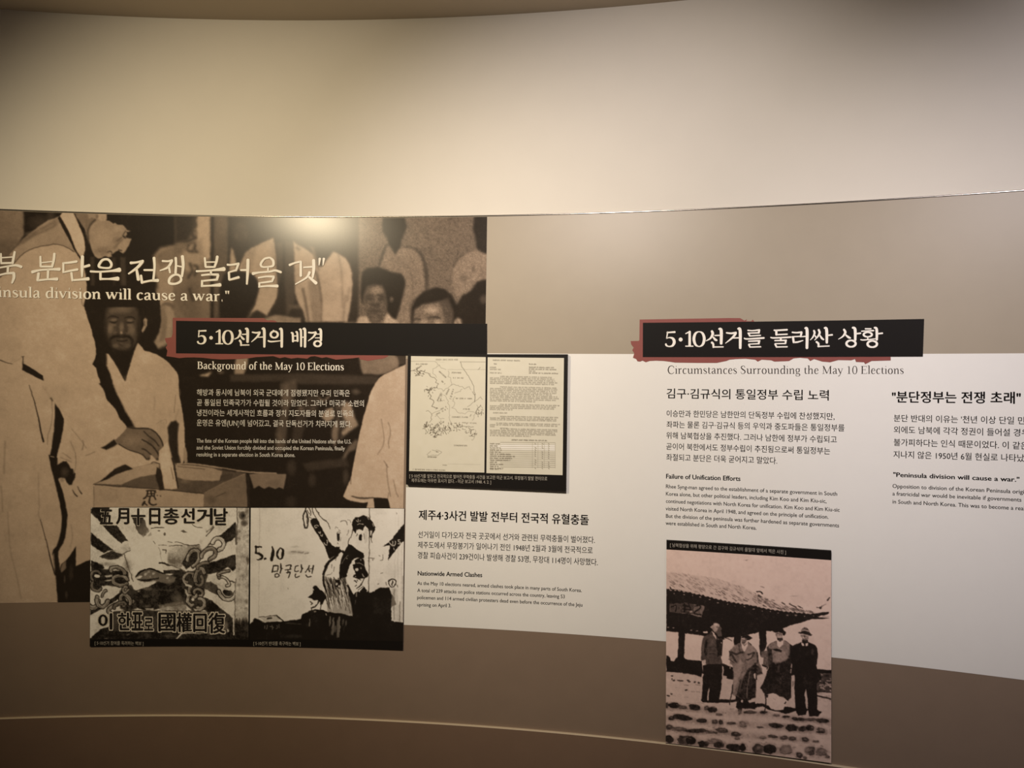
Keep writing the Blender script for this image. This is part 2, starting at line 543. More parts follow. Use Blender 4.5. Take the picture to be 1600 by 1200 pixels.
_ARCH = lambda x: [(x + .03, .33, .03), (x + .10, .42, .05), (x + .17, .435, .065), (x + .235, .38, .08), (x + .25, .28, .085)]
_BOWL_C = lambda e=.36: [(e, .07, .028), (.24, .005, .045), (.13, .05, .075), (.085, .20, .09), (.12, .37, .075), (.23, .445, .045)]
SERIF = {
    'i': (.24, [_stem(.12, 0, .44), _foot(.12), _flag(.10, .45), [(.095, .62, .1), (.125, .62, .1)]]),
    'l': (.24, [_stem(.12, 0, .70), _foot(.12), _flag(.10, .71)]),
    'n': (.52, [_stem(.12, 0, .44), _foot(.12), _flag(.10, .45), _ARCH(.14), _stem(.39, 0, .30), _foot(.39)]),
    'm': (.79, [_stem(.12, 0, .44), _foot(.12), _flag(.10, .45), _ARCH(.14), _stem(.39, 0, .30), _foot(.39), _ARCH(.41), _stem(.66, 0, .30), _foot(.66)]),
    'h': (.52, [_stem(.12, 0, .70), _foot(.12), _flag(.10, .71), _ARCH(.14), _stem(.39, 0, .30), _foot(.39)]),
    'r': (.36, [_stem(.12, 0, .44), _foot(.12), _flag(.10, .45), [(.15, .33, .03), (.21, .41, .05), (.28, .42, .08), (.31, .40, .08)]]),
    'u': (.52, [[(.12, .44, .085), (.12, .15, .085), (.15, .05, .07), (.23, .02, .05), (.31, .05, .035), (.38, .12, .03)], _flag(.10, .45), _stem(.395, 0, .44), _flag(.375, .45), [(.40, .015, .03), (.48, .02, .028)]]),
    's': (.36, [[(.29, .33, .025), (.27, .41, .03), (.18, .445, .035), (.09, .41, .05), (.075, .33, .07), (.17, .24, .09), (.28, .16, .085), (.285, .06, .055), (.19, .005, .035), (.09, .03, .03), (.06, .12, .025)]]),
    'a': (.44, [[(.08, .34, .06), (.12, .42, .04), (.21, .445, .045), (.29, .41, .075), (.31, .32, .085), (.31, .10, .085), (.34, .03, .06), (.41, .03, .025)], [(.30, .26, .03), (.17, .21, .05), (.085, .14, .08), (.10, .04, .07), (.17, .01, .045), (.25, .04, .035), (.31, .10, .03)]]),
    'd': (.51, [[(.37, .38, .03), (.26, .44, .045), (.13, .38, .075), (.085, .21, .09), (.13, .05, .075), (.22, .005, .045), (.36, .08, .03)], _stem(.385, 0, .70), _flag(.365, .71), [(.39, .015, .03), (.47, .02, .028)]]),
    'c': (.41, [_BOWL_C(), [(.23, .445, .045), (.30, .43, .055), (.34, .37, .085)]]),
    'e': (.43, [[(.38, .10, .025), (.30, .025, .04), (.22, .005, .05), (.12, .06, .075), (.085, .21, .09), (.12, .37, .075), (.22, .445, .045), (.31, .41, .06), (.355, .30, .07), (.355, .262, .03)], [(.10, .255, .028), (.36, .255, .028)]]),
    'o': (.49, [['o', (.245, .445, .04), (.13, .38, .075), (.085, .22, .09), (.13, .06, .075), (.245, -.005, .04), (.36, .06, .075), (.405, .22, .09), (.36, .38, .075)]]),
    'v': (.46, [[(.07, .44, .08), (.23, .02, .085)], [(.23, .02, .04), (.38, .43, .035)], [(.0, .437, .026), (.16, .437, .026)], [(.30, .437, .026), (.45, .437, .026)]]),
    'w': (.70, [[(.07, .44, .08), (.21, .02, .085)], [(.21, .02, .04), (.35, .42, .035)], [(.33, .44, .08), (.47, .02, .085)], [(.47, .02, .04), (.61, .43, .035)], [(.0, .437, .026), (.16, .437, .026)], [(.27, .437, .026), (.41, .437, .026)], [(.54, .437, .026), (.68, .437, .026)]]),
    'y': (.46, [[(.07, .44, .08), (.24, .04, .08)], [(.39, .43, .035), (.24, .02, .045), (.17, -.13, .045), (.09, -.19, .05), (.05, -.17, .07)], [(.0, .437, .026), (.16, .437, .026)], [(.31, .437, .026), (.46, .437, .026)]]),
    'k': (.50, [_stem(.12, 0, .70), _foot(.12), _flag(.10, .71), [(.16, .20, .035), (.36, .42, .035)], [(.22, .25, .06), (.40, .02, .09)], [(.28, .437, .026), (.44, .437, .026)], _foot(.42, .08)]),
    'f': (.31, [[(.12, 0, .085), (.12, .48, .085), (.145, .62, .08), (.22, .69, .05), (.30, .67, .06), (.32, .63, .06)], [(.03, .428, .03), (.28, .428, .03)], _foot(.12)]),
    't': (.31, [[(.13, .56, .03), (.13, .40, .085), (.13, .12, .085), (.16, .03, .065), (.22, .015, .045), (.29, .05, .03)], [(.03, .428, .03), (.27, .428, .03)]]),
    'g': (.46, [['o', (.21, .445, .04), (.11, .40, .07), (.08, .29, .08), (.11, .18, .07), (.21, .14, .04), (.31, .18, .07), (.34, .29, .08), (.31, .40, .07)], [(.30, .42, .03), (.40, .43, .05)], [(.13, .15, .03), (.08, .07, .05), (.16, .02, .06), (.32, .0, .07), (.39, -.07, .07), (.33, -.17, .05), (.20, -.20, .035), (.08, -.16, .05), (.06, -.08, .04), (.12, .0, .03)]]),
    'B': (.60, [_stem(.14, 0, .66, .095), [(.03, .648, .026), (.14, .648, .026)], [(.03, .013, .026), (.14, .013, .026)], [(.14, .645, .03), (.30, .64, .04), (.43, .57, .085), (.43, .44, .085), (.32, .365, .045), (.16, .355, .03)], [(.18, .355, .03), (.34, .345, .045), (.49, .26, .09), (.49, .11, .09), (.36, .02, .045), (.14, .015, .03)]]),
    'M': (.86, [_stem(.14, 0, .65, .04), [(.14, .65, .09), (.42, .03, .085)], [(.42, .03, .035), (.70, .65, .035)], _stem(.71, 0, .65, .095), _foot(.14, .10), _foot(.71, .12), [(.04, .648, .026), (.18, .648, .026)], [(.67, .648, .026), (.82, .648, .026)]]),
    'E': (.58, [_stem(.14, 0, .66, .095), [(.03, .645, .03), (.50, .645, .03)], [(.50, .65, .03), (.515, .53, .02)], [(.14, .345, .03), (.39, .345, .03)], [(.39, .43, .02), (.39, .26, .02)], [(.03, .015, .03), (.51, .015, .03)], [(.505, .02, .03), (.54, .15, .02)]]),
    'C': (.63, [[(.57, .14, .025), (.48, .04, .04), (.34, -.005, .05), (.17, .07, .08), (.085, .32, .095), (.17, .58, .08), (.34, .665, .05), (.48, .63, .045), (.55, .50, .025)], [(.55, .64, .02), (.555, .48, .03)]]),
    'S': (.50, [[(.40, .49, .025), (.36, .62, .035), (.25, .665, .04), (.12, .61, .065), (.10, .49, .085), (.22, .37, .1), (.37, .26, .1), (.40, .13, .08), (.30, .02, .045), (.17, 0, .04), (.09, .07, .035), (.06, .19, .025)]]),
    '1': (.48, [[(.25, .62, .08), (.25, .02, .085)], [(.11, .57, .02), (.25, .63, .05)], [(.12, .014, .028), (.38, .014, .028)]]),
    '0': (.48, [['o', (.24, .65, .04), (.12, .57, .065), (.07, .32, .085), (.12, .07, .065), (.24, -.005, .04), (.36, .07, .065), (.41, .32, .085), (.36, .57, .065)]]),
    '.': (.22, [[(.085, .045, .1), (.12, .045, .1)]]),
    '"': (.34, [[(.10, .68, .075), (.10, .48, .03)], [(.23, .68, .075), (.23, .48, .03)]]),
    ' ': (.24, []),
}


def serif_line(L, body, xl, xr, yl, yr, em, weight=1.0):
    x, items = 0.0, []
    for ch in body:
        adv, st = SERIF[ch]
        items += [(x, s) for s in st]
        x += adv
    for dx, s in items:
        cl = s[0] == 'o'
        A = np.array(s[1:] if cl else s, float)
        A[:, 2] *= weight
        A[:, 0] += dx

        def conv(P):
            t = P[:, 0] / x
            return np.column_stack([xl + (xr - xl) * t, yl + (yr - yl) * t - P[:, 1] * em])
        L.stroke(A, cl, conv, cap=False)

# ------------------------------------------------------------------ the room
M_PAINT = mat('cream_wall_paint', srgb((226, 221, 212)), 0.75, spec=0.3, grain=0.012, grain_scale=9, bump=0.05, bump_scale=220)
M_TAN = mat('tan_vinyl', srgb((165, 154, 137)), 0.38, spec=0.35, grain=0.02, grain_scale=14)
M_BROWN = mat('brown_vinyl', srgb((137, 119, 104)), 0.42, spec=0.35, grain=0.03, grain_scale=14)
M_BASE = mat('dark_brown_base', srgb((128, 106, 90)), 0.5, spec=0.35, grain=0.03, grain_scale=14)
M_LEDGE = mat('cream_ledge', srgb((214, 198, 172)), 0.5)
M_STEEL = mat('steel_trim', (0.42, 0.40, 0.37), 0.22, metal=1.0)
M_CEIL = mat('ceiling_paint', srgb((206, 192, 172)), 0.85, spec=0.2, grain=0.02, grain_scale=5)
M_FLOOR = mat('brown_carpet', srgb((104, 84, 70)), 0.9, spec=0.1, grain=0.15, grain_scale=90, bump=0.3, bump_scale=500)

structure(band('wall_front', WALL_U0, WALL_U1, 0.0, Z_CEIL, -60 * MM, 0.0, M_PAINT))
structure(band('wall_front_panelling_upper', WALL_U0, WALL_U1, Z_MID - 0.02, Z_TRIM - 3 * MM, 0.5 * MM, OFF_BAND, M_TAN))
structure(band('wall_front_panelling_lower', WALL_U0, WALL_U1, Z_BASE - 0.01, Z_MID - 0.02, 0.5 * MM, OFF_BAND, M_BROWN))
r = 2.6 * MM
prof = [(0.3 * MM, Z_TRIM - r - 1 * MM)] + [(OFF_BAND - r + r * math.cos(a), Z_TRIM + r * math.sin(a)) for a in np.linspace(-math.pi / 2, math.pi / 2, 9)] + [(0.3 * MM, Z_TRIM + r)]
trim = structure(profile_strip('trim_1', prof, WALL_U0, WALL_U1, M_STEEL))
for p in trim.data.polygons:
    p.use_smooth = len(p.vertices) == 4
bo = OFF_BAND + 9 * MM
structure(profile_strip('baseboard_front', [(0.5 * MM, 0.0), (bo, 0.0), (bo, Z_BASE - 2.2 * MM), (0.5 * MM, Z_BASE - 2.2 * MM)], WALL_U0, WALL_U1, M_BASE))
structure(profile_strip('trim_2', [(0.6 * MM, Z_BASE - 2.2 * MM), (bo, Z_BASE - 2.2 * MM), (bo - 0.8 * MM, Z_BASE), (0.6 * MM, Z_BASE)], WALL_U0, WALL_U1, M_LEDGE))


def slab_flat(name, z0, z1, m, off):
    """Floor or ceiling filling the room side of the curved wall."""
    u = np.linspace(WALL_U0, WALL_U1, 97)
    rim = [tuple(p[:2]) for p in wall(u, 0 * u, off)]
    rim += [(rim[-1][0], -3.2), (rim[0][0], -3.2)]
    n = len(rim)
    V = [(x, y, z0) for x, y in rim] + [(x, y, z1) for x, y in rim]
    Fc = [tuple(range(n)), tuple(reversed(range(n, 2 * n)))] + [(i, n + i, n + (i + 1) % n, (i + 1) % n) for i in range(n)]
    return structure(mesh_obj(name, V, Fc, m))


slab_flat('floor', -0.05, 0.0, M_FLOOR, -60 * MM)
slab_flat('ceiling', Z_CEIL, Z_CEIL + 0.05, M_CEIL, -60 * MM)

# ------------------------------------------------------------------ the big photograph printed on the left half of the band
def paint_mural(p):
    P, L, O, G = p.poly, p.line, p.spot, p.glow
    D = .125                                        # the black of the print
    # --- back of the room, top left
    P([(-60, 320), (37, 320), (37, 368), (30, 378), (22, 388), (16, 396), (0, 404), (-60, 410)], .50)
    G(6, 392, 34, 26, .34, .8)
    G(62, 348, 24, 14, .23, .8); G(80, 338, 8, 12, .30, .6)
    # --- standing visitors in the middle, far wall, doorway
    P([(536, 330), (780, 330), (780, 520), (536, 520)], .40, 10)
    P([(205, 330), (310, 330), (300, 366), (285, 380), (246, 386), (225, 402), (200, 404)], .12, 8)
    P([(240, 400), (250, 387), (273, 383), (273, 440), (272, 478), (279, 497), (272, 500), (272, 530), (258, 541), (246, 545), (240, 536), (250, 510), (249, 480), (241, 462), (246, 448), (246, 438), (240, 425)], .58, 7)
    P([(243, 400), (260, 388), (273, 386), (273, 405), (250, 420)], .48, 8)
    L([(250, 482), (257, 475), (266, 476), (273, 484), (278, 494)], [2, 4, 5, 4, 2], .36, 3)
    P([(248, 486), (256, 480), (262, 500), (258, 530), (248, 535), (254, 505)], .42, 5, .7)
    P([(273, 330), (331, 330), (331, 503), (272, 503)], .44, 2)
    P([(273, 330), (306, 330), (303, 360), (292, 376), (273, 380)], .17, 9)
    P([(308, 330), (328, 330), (328, 402), (318, 410), (308, 398)], .72, 5)
    P([(296, 380), (316, 372), (316, 420), (290, 425), (280, 400)], .58, 8)
    G(300, 470, 24, 40, .34, .7); G(318, 440, 10, 60, .48, .7)
    for q, w in (([(306, 338), (303, 344), (306, 352), (303, 354)], 5), ([(288, 378), (296, 376), (306, 371)], 4), ([(299, 364), (302, 369)], 4),
                 ([(295, 384), (292, 390), (300, 392), (306, 384)], 2.6), ([(305, 380), (304, 388), (307, 393)], 3), ([(295, 393), (309, 394)], 2.6),
                 ([(293, 383), (302, 379)], 2.4), ([(297, 412), (300, 424), (294, 434)], 4.5), ([(304, 415), (309, 418), (304, 430)], 5), ([(296, 452), (302, 470)], 4)):
        L(q, w, .22, 2.4, .85)
    L([(331.5, 330), (331, 420), (331, 503)], 4.5, .13, 2.5)
    P([(334, 330), (357, 330), (356, 400), (352, 450), (345, 503), (334, 503)], .34, 3)
    G(347, 350, 12, 22, .42, .7)
    P([(357, 330), (560, 330), (560, 503), (340, 503), (352, 450), (358, 400)], .17, 6)
    G(376, 362, 16, 24, .27, .8); G(369, 368, 4, 8, .33, .6); G(384, 366, 4, 8, .33, .6); G(376, 352, 9, 5, .32, .6); G(374, 380, 6, 3, .16, .8)
    P([(361, 386), (365, 392), (368, 404), (370, 424), (358, 428), (359, 408)], .64, 2)
    P([(428, 370), (462, 374), (464, 503), (420, 503), (432, 460)], .16, 4)
    P([(432, 380), (441, 378), (442, 420), (436, 440)], .27, 4)
    P([(446, 376), (459, 380), (460, 470), (448, 500), (445, 440)], .26, 4)
    P([(449, 476), (476, 476), (478, 482), (452, 483)], .32, 2)
    # light coat, left of the pair
    P([(372, 420), (378, 406), (384, 394), (392, 388), (404, 382), (416, 376), (427, 371), (429, 382), (431, 396), (432, 420), (434, 450), (432, 466), (426, 478), (418, 492), (411, 503), (384, 503), (391, 491), (399, 476), (404, 455), (402, 438), (393, 429), (382, 425)], .68, 2)
    P([(384, 396), (400, 386), (392, 425), (374, 424)], .56, 8, .7); P([(424, 376), (431, 400), (433, 450), (426, 440)], .56, 4, .6)
    P([(350, 428), (362, 424), (382, 424), (395, 428), (402, 437), (404.5, 452), (399, 468), (391, 482), (384, 496), (380, 503), (346, 503), (342, 480), (343, 450)], .13, 2)
    P([(395, 488), (402, 484), (412, 490), (420, 497), (428, 503), (384, 503), (388, 497)], .18, 3)
    P([(404, 500), (430, 492), (470, 497), (470, 508), (404, 508)], .52, 3)
    # light coat, right of the pair
    P([(458, 376), (466, 383), (480, 390), (490, 398), (494, 410), (498, 425), (501, 440), (504, 460), (505, 503), (478, 503), (474, 486), (466, 474), (461, 458), (460, 430), (460, 400)], .66, 2)
    P([(480, 440), (492, 436), (503, 470), (503, 503), (488, 503)], .50, 5, .8)
    for q in ([(473, 452), (478, 474), (482, 503)], [(494, 425), (500, 450), (504, 480), (503, 503)], [(464, 387), (468, 390)]):
        L(q, 3.5, .28, 3, .8)
    P([(503, 418), (506, 410), (515, 400), (520, 392.5), (531, 397), (540, 403), (547, 413), (550, 428), (551, 440), (550, 460), (548, 478), (545, 492), (543, 503), (503, 503), (504, 470), (500, 440), (496, 414)], .68, 2)
    for q, w in (([(540, 462), (538, 480), (536, 503)], 3), ([(529, 398), (534, 430), (535, 480)], 2.5), ([(546, 450), (543, 470)], 3)):
        L(q, w, .42, 3, .6)
    P([(485, 338), (536, 338), (534, 362), (528, 386), (520, 393), (512, 404), (506, 412), (499, 404), (494, 390), (488, 372)], .14, 5)
    P([(483, 384), (490, 386), (498, 410), (499, 424), (493, 408)], .40, 3)
    P([(520, 392), (530, 396), (540, 402), (546, 412), (550, 428), (551, 442), (549, 470), (544, 503), (553, 498), (558, 480), (560, 455), (560, 425), (556, 410), (547, 400), (535, 396)], .17, 2)
    # --- the far wall with a man standing in the middle
    P([(605, 384), (612, 392), (617, 398), (624, 389), (640, 386), (654, 391), (661, 404), (665, 420), (664, 450), (656, 468), (650, 473), (640, 505), (612, 505), (598, 430), (591, 417), (596, 402)], .49, 4)
    L([(604, 383), (600, 392), (596, 404), (592, 416)], [3, 4, 4, 3], .22, 3)
    L([(634, 385), (648, 389), (657, 397), (663, 412), (666, 428), (667, 442), (666, 456)], [3, 3, 5, 5, 6, 5, 3], .24, 3.5)
    L([(639, 415), (644, 435), (645, 460)], 4, .40, 4, .7); L([(648, 466), (641, 480), (642, 500)], 3, .28, 4, .8)
    P([(599, 334), (631, 334), (635.5, 354), (631, 366), (627, 378), (625, 387), (620, 394), (617, 399), (613, 390), (607, 382), (605, 372), (598, 362), (597, 350)], .125, 2.5)
    P([(706, 440), (708, 420), (716, 405), (728, 396), (745, 392), (780, 398), (780, 440), (748, 438), (738, 448), (728, 460), (712, 462)], .52, 5)
    L([(709, 415), (714, 405), (724, 398)], 3, .26, 4, .7); G(740, 420, 4, 8, .36, .9); G(724, 436, 10, 8, .40, .8)
    P([(742, 330), (780, 330), (780, 400), (761, 397), (752, 394), (745, 388), (743, 372), (739, 358)], .14, 3)
    # --- seated man with the tall hair
    P([(560, 496), (572, 493), (580, 506), (556, 508)], .66, 2); P([(598, 506), (605, 490), (614, 496), (624, 506)], .66, 2)
    P([(564, 440), (566, 424), (574, 419), (590, 417), (602, 421), (616, 426), (628, 428), (632, 434), (634, 442), (631, 456), (627, 475), (622, 490), (619, 499), (612, 497), (604, 486), (604, 470), (572, 470), (565, 474), (563, 455)], .13, 2.5)
    P([(569, 456), (574, 447), (584, 444), (597, 446), (602, 456), (605, 475), (603, 488), (598, 498), (590, 506), (581, 505), (575, 497), (570, 485), (567, 470)], .31, 3)
    G(588, 454, 13, 8, .56, .9); G(588, 466, 4, 8, .42, .8); G(574, 478, 5, 8, .40, .8); G(598, 476, 5, 8, .40, .8); G(586, 500, 8, 5, .36, .8)
    for q in ([(573, 463), (580, 461)], [(591, 461), (600, 464)], [(574, 467), (581, 467)], [(592, 467), (599, 468)]):
        L(q, 2.4, .17, 2)
    L([(581, 476), (587, 478), (592, 475)], 3, .19, 2.5); L([(580, 486), (586, 485), (594, 487)], 2.4, .19, 2); G(612, 468, 3, 5, .50, .9)
    # --- cropped boy's head and the one behind
    P([(643, 508), (643, 480), (650, 466), (662, 455), (680, 449), (694, 451), (706, 461), (714, 476), (722, 462), (735, 455), (745, 441), (755, 437), (780, 436), (780, 508)], .13, 2.5)
    P([(648, 484), (660, 476), (675, 473), (685, 471), (696, 470), (702, 484), (706, 508), (645, 508)], .44, 4)
    P([(684, 472), (700, 466), (708, 486), (708, 508), (696, 508), (692, 486)], .30, 5)
    G(674, 484, 14, 9, .68, .9); G(662, 503, 8, 6, .62, .9); G(684, 504, 8, 5, .66, .9)
    L([(669, 497.5), (675, 496), (682, 495.5), (689, 498)], [1.5, 2.4, 2.4, 1.5], .15, 1.5); L([(646, 500), (652, 498), (657, 500)], 2, .2, 1.6); L([(662, 480), (680, 479)], 1, .34, 1.4, .7)
    P([(711, 500), (716, 496), (721, 500), (721, 508), (710, 508)], .60, 1.6); L([(714, 500), (717, 508)], 1.4, .3, 1.4); G(756, 468, 8, 9, .30, .9)
    # --- lower right: dark room, stools, folded cloth
    P([(262, 552), (780, 552), (780, 800), (262, 800)], D, 2)
    P([(360, 586), (470, 584), (592, 588), (590, 600), (470, 600), (440, 596), (360, 596)], .22, 5)
    P([(369, 556), (388, 556), (387, 570), (381, 584.5), (366, 584.5)], .58, 1.6)
    P([(312, 586.5), (321, 584), (331, 581), (325, 588.5), (321, 588), (314, 588)], .68, 1.2); G(345, 582, 6, 3, .45, .8)
    P([(561, 550), (606, 550), (621, 557.5), (624.5, 562), (623, 574), (604, 583.5), (590, 585.5), (575, 584), (567, 584), (563, 572)], .48, 1.8)
    P([(621, 556), (640, 556), (640, 568), (624, 570)], .22, 2)
    P([(438, 600), (462, 592), (464, 610), (450, 640), (446, 700), (432, 710), (430, 680), (440, 640)], .30, 6)
    G(447, 620, 6, 28, .38, .8); G(437, 690, 6, 26, .36, .7)
    P([(468, 632), (480, 620), (500, 618), (496, 640), (480, 650), (470, 690), (455, 690), (462, 655)], .20, 6)
    G(470, 640, 6, 8, .40, .8); G(489, 640, 4, 8, .34, .8)
    P([(502, 652), (509, 640), (520, 636), (523, 652), (518, 656), (510, 660)], .56, 2.5)
    P([(524, 634), (536, 626), (548, 628), (553, 648), (560, 664), (548, 674), (534, 686), (531, 690), (520, 690), (518, 672), (526, 652)], .27, 3)
    P([(540, 628), (549, 632), (554, 652), (560, 664), (549, 672), (536, 681), (534, 676), (544, 664), (536, 650), (534, 640)], .56, 2.5)
    P([(522, 660), (528, 662), (527, 684), (523, 700), (518, 680)], .46, 3)
    L([(530, 640), (533, 660), (530, 690)], 2.5, .12, 2)
    L([(498, 622), (506, 626), (514, 620)], 2.5, .45, 2); G(556, 612, 9, 5, .36, .8)
    P([(545, 697), (557, 686), (560, 690), (556, 702), (546, 706), (540, 716), (537, 728), (534, 716)], .38, 3)
    G(540, 745, 6, 16, .26, .8); P([(472, 724), (540, 716), (546, 728), (480, 736)], .20, 6); G(488, 750, 8, 14, .22, .8); G(456, 730, 10, 16, .22, .8); G(455, 785, 12, 12, .19, .8); G(440, 632, 16, 6, .28, .6)
    p.blur(1.3)
    # right hand man in white, back turned
    P([(640, 569), (634, 570), (626, 573), (612, 580), (600, 585.5), (592, 591), (585, 602), (580, 612), (577, 620), (574, 632), (570, 645), (566, 660), (563, 672), (560, 688), (556, 706), (552, 728), (549, 744), (547, 751), (542, 762), (536, 776), (540, 779), (548, 782.5), (557, 784.5), (567, 785.4), (575, 784.5), (573, 792), (571.5, 800), (640, 800)], .76, 1.0)
    P([(583.5, 777), (606, 778.5), (608, 786), (611, 800), (585, 800), (584.5, 786)], D, 1.0)
    L([(550, 775.5), (560, 778), (572, 778.5), (583, 777.5)], [2, 3, 3, 2], .30, 1.6); L([(548.5, 746), (548, 756)], 1.2, .4, 1.2)
    for q, w in (([(606.5, 660), (609, 668), (610, 678), (607, 690), (608, 700)], 1.4), ([(607, 770), (606, 778)], 1.5), ([(596, 655), (600, 690), (590, 710)], 1.0), ([(604, 726), (606, 750), (610, 775)], 1.4), ([(615, 750), (618, 765), (622, 776)], 1.2), ([(600, 720), (606, 730)], 1.4)):
        L(q, w, .42, 1.6, .75)
    P([(632.5, 570), (640, 569), (640, 800), (632.5, 800)], .68, 2)
    # --- the seated bearded man: robe
    P([(163, 552), (170, 553), (178, 565), (187, 581), (195.5, 595.5), (205, 565), (214, 536.5), (216, 535.5), (221, 541), (226, 548), (231, 548.5), (243, 553), (255, 560), (264, 567), (272, 576), (277.5, 584), (279.5, 595), (279.5, 612), (280, 618), (283, 632), (286, 650), (288.5, 668), (289, 690), (289, 716), (284, 728), (165, 760), (150, 720), (160, 690), (199, 667), (206, 662), (196, 645), (189, 629), (180, 613), (176, 600), (172, 585), (165, 571)], .74, 1.2)
    P([(150, 545), (166, 548), (167, 560), (166, 572), (172, 584), (176, 598), (181, 613), (190, 629), (197, 644), (204, 655), (211, 668), (199, 668), (186, 651), (174, 632), (160, 606), (146, 572), (146, 555)], .12, 5)
    L([(274.5, 618), (273, 632), (272, 645)], .9, .5, 1.2); L([(281, 608), (281.5, 618)], 1.2, .3, 1); L([(242, 620), (241, 640)], 2, .66, 2); L([(272, 660), (279, 640)], 2, .66, 3)
    # shadow of the ballot paper on the robe
    P([(262, 668), (267, 659), (275, 657), (279, 663), (277.5, 685), (279, 708), (283, 725), (272, 727), (268, 712), (263, 690)], .15, 4)
    L([(244, 662), (258, 655.5), (260.5, 662)], 1.2, .6, 1.4); P([(244, 663), (259, 657), (262, 690), (248, 705)], .69, 2, .8)
    # neck, beard and head
    P([(170, 545), (180, 545), (203, 546), (213, 537), (206, 562), (195.5, 594), (186, 578), (176, 560)], .16, 2)
    G(191, 576, 5, 4, .34, .8); G(196, 588, 3, 8, .34, .7)
    P([(160, 462), (175, 455), (200, 455), (240, 455), (250, 478), (252, 500), (248, 520), (240, 534), (246, 545), (256, 552), (243, 552), (229, 548), (222, 540), (216, 534), (206, 555), (196, 590), (170, 552), (150, 552), (150, 500)], .125, 4)
    P([(165, 496), (167, 484), (174, 476), (188, 472), (204, 474), (213, 482), (217, 496), (217, 512), (214, 528), (209, 540), (200, 546), (186, 546), (176, 542), (169, 530), (165, 514)], .26, 8, 1, True)
    G(192, 482, 19, 11, .43, .9); G(176, 486, 8, 6, .40, .6); G(172, 514, 7, 12, .45, .9); G(206, 515, 7, 13, .42, .9); G(190, 512, 4.5, 12, .42, .85); G(189.5, 520, 3, 3, .62, .9); G(180, 519, 5, 6, .40, .7); G(199, 520, 5, 6, .40, .7)
    G(190, 469, 30, 9, .15, .9); G(165, 512, 5, 26, .16, .7); G(217, 512, 5, 28, .15, .8)
    for x, y in ((177.5, 499.8), (203, 500.4)):
        G(x, y, 7, 3.2, .46, .8)
        L([(x - 6, y + 2.6), (x - 2, y + 4), (x + 2.5, y + 4), (x + 6, y + 2.4)], [1, 1.8, 1.8, 1], .11, 1.8)
        G(x, y + 8, 7, 3, .40, .7)
    L([(168, 498), (172, 494.6), (179, 494), (185, 496.6)], [1.4, 2.4, 2.4, 1.4], .13, 2.2); L([(195, 497), (200, 495), (207, 495.6), (212, 499)], [1.4, 2.4, 2.4, 1.4], .13, 2.2)
    L([(184.5, 500), (183.6, 509), (182.4, 517)], [2.4, 2, 2.4], .22, 3.2, .8); L([(195.6, 501), (196.6, 510), (197.6, 518)], [2.6, 2.4, 2.8], .19, 3.2, .85); L([(184, 522), (187, 523.6), (193, 523.6), (196, 521.6)], 1.6, .18, 1.6)
    L([(171, 532), (175, 527.4), (182, 525.4), (189, 526.6), (197, 525.2), (203, 527.4), (207.6, 533)], [3, 4.4, 4.4, 3, 4.4, 4.4, 3], .13, 3.2)
    L([(172, 530), (172.6, 538), (178, 547)], 4, .15, 4); L([(206, 531), (206, 540), (201, 547)], 4, .15, 4); L([(183, 532.4), (190, 533.6), (198, 531.6)], 2, .13, 2); G(190, 529.4, 3, 1.8, .38, .8)
    G(181, 540, 7, 5, .36, .9); G(199, 540, 7, 5, .33, .9); L([(186, 537), (191, 541)], 1.5, .2, 1.5); G(190, 536.5, 5, 2, .34, .8)
    P([(224, 500), (227, 496.5), (230, 499), (229.5, 509), (226, 516), (223, 519.5), (221, 517), (225, 508)], .58, 1.6); L([(226, 502), (226.5, 509)], 1.4, .34, 1.6)
    # --- the bending man: face in profile
    P([(110, 330), (200, 330), (205, 365), (215, 400), (250, 470), (250, 480), (160, 480), (137, 470), (132, 400)], .125, 3)
    for x, w, t in ((144, 6, .24), (192, 8, .26), (178, 5, .20)):
        P([(x - w / 2, 402), (x + w / 2, 402), (x + w / 2 + 1, 446), (x - w / 2 + 1, 446)], t, 5, .8)
    P([(112, 330), (168.5, 330), (168, 339), (166, 344.5), (171, 345), (177, 349), (180, 348), (184, 351), (192, 351.5), (196, 356), (199, 360), (204.5, 361.3), (200, 362.5), (197.5, 362), (198.5, 367), (196, 369.5), (198.5, 372), (205, 373.3), (203, 379), (199, 387), (195.5, 393.5), (192, 395.8), (188.5, 394), (186, 391), (181, 393), (177.5, 395.5), (174, 398), (175, 400.4), (170, 401.5), (164, 399.5), (160, 402.5), (154, 404.3), (148, 400.5), (144.5, 394), (141.5, 385), (138.5, 374), (136, 366), (130, 352)], .58, 1.4)
    P([(114, 331), (136, 331), (140, 345), (137, 362), (132, 356), (122, 343)], .47, 4)
    P([(134, 345), (143, 340), (150, 343), (141, 352), (138, 366), (139, 380), (134, 366)], .44, 4)
    L([(149, 344), (144, 348), (140, 354), (137.5, 363), (138, 374)], [3, 3, 2.5, 2, 1.5], .27, 2.6)
    P([(150, 338), (156, 332), (168, 331), (168, 339), (165, 345), (158, 346)], .70, 3); G(152, 338, 3, 4, .44, .8)
    G(160, 370, 17, 20, .66, .8); G(160, 392, 16, 8, .48, .6); G(184, 358, 8, 6, .66, .7); G(200, 378, 4, 8, .72, .7); G(182, 375, 8, 7, .48, .8); G(172, 388, 10, 7, .52, .7)
    P([(176, 388), (186, 376), (193, 370), (191, 376), (180, 388)], .47, 5)
    P([(184, 384), (196, 374), (204.5, 374), (199, 386), (195, 393), (192, 395.5), (188, 392)], .63, 4)
    P([(190.5, 367.5), (194, 368.6), (197.5, 371.6), (196, 373), (192.5, 371)], .2, 1.6); L([(196, 361), (193, 366), (192, 369)], 1.6, .3, 1.4); L([(186, 390.5), (190, 391.5)], 2, .28, 1.6)
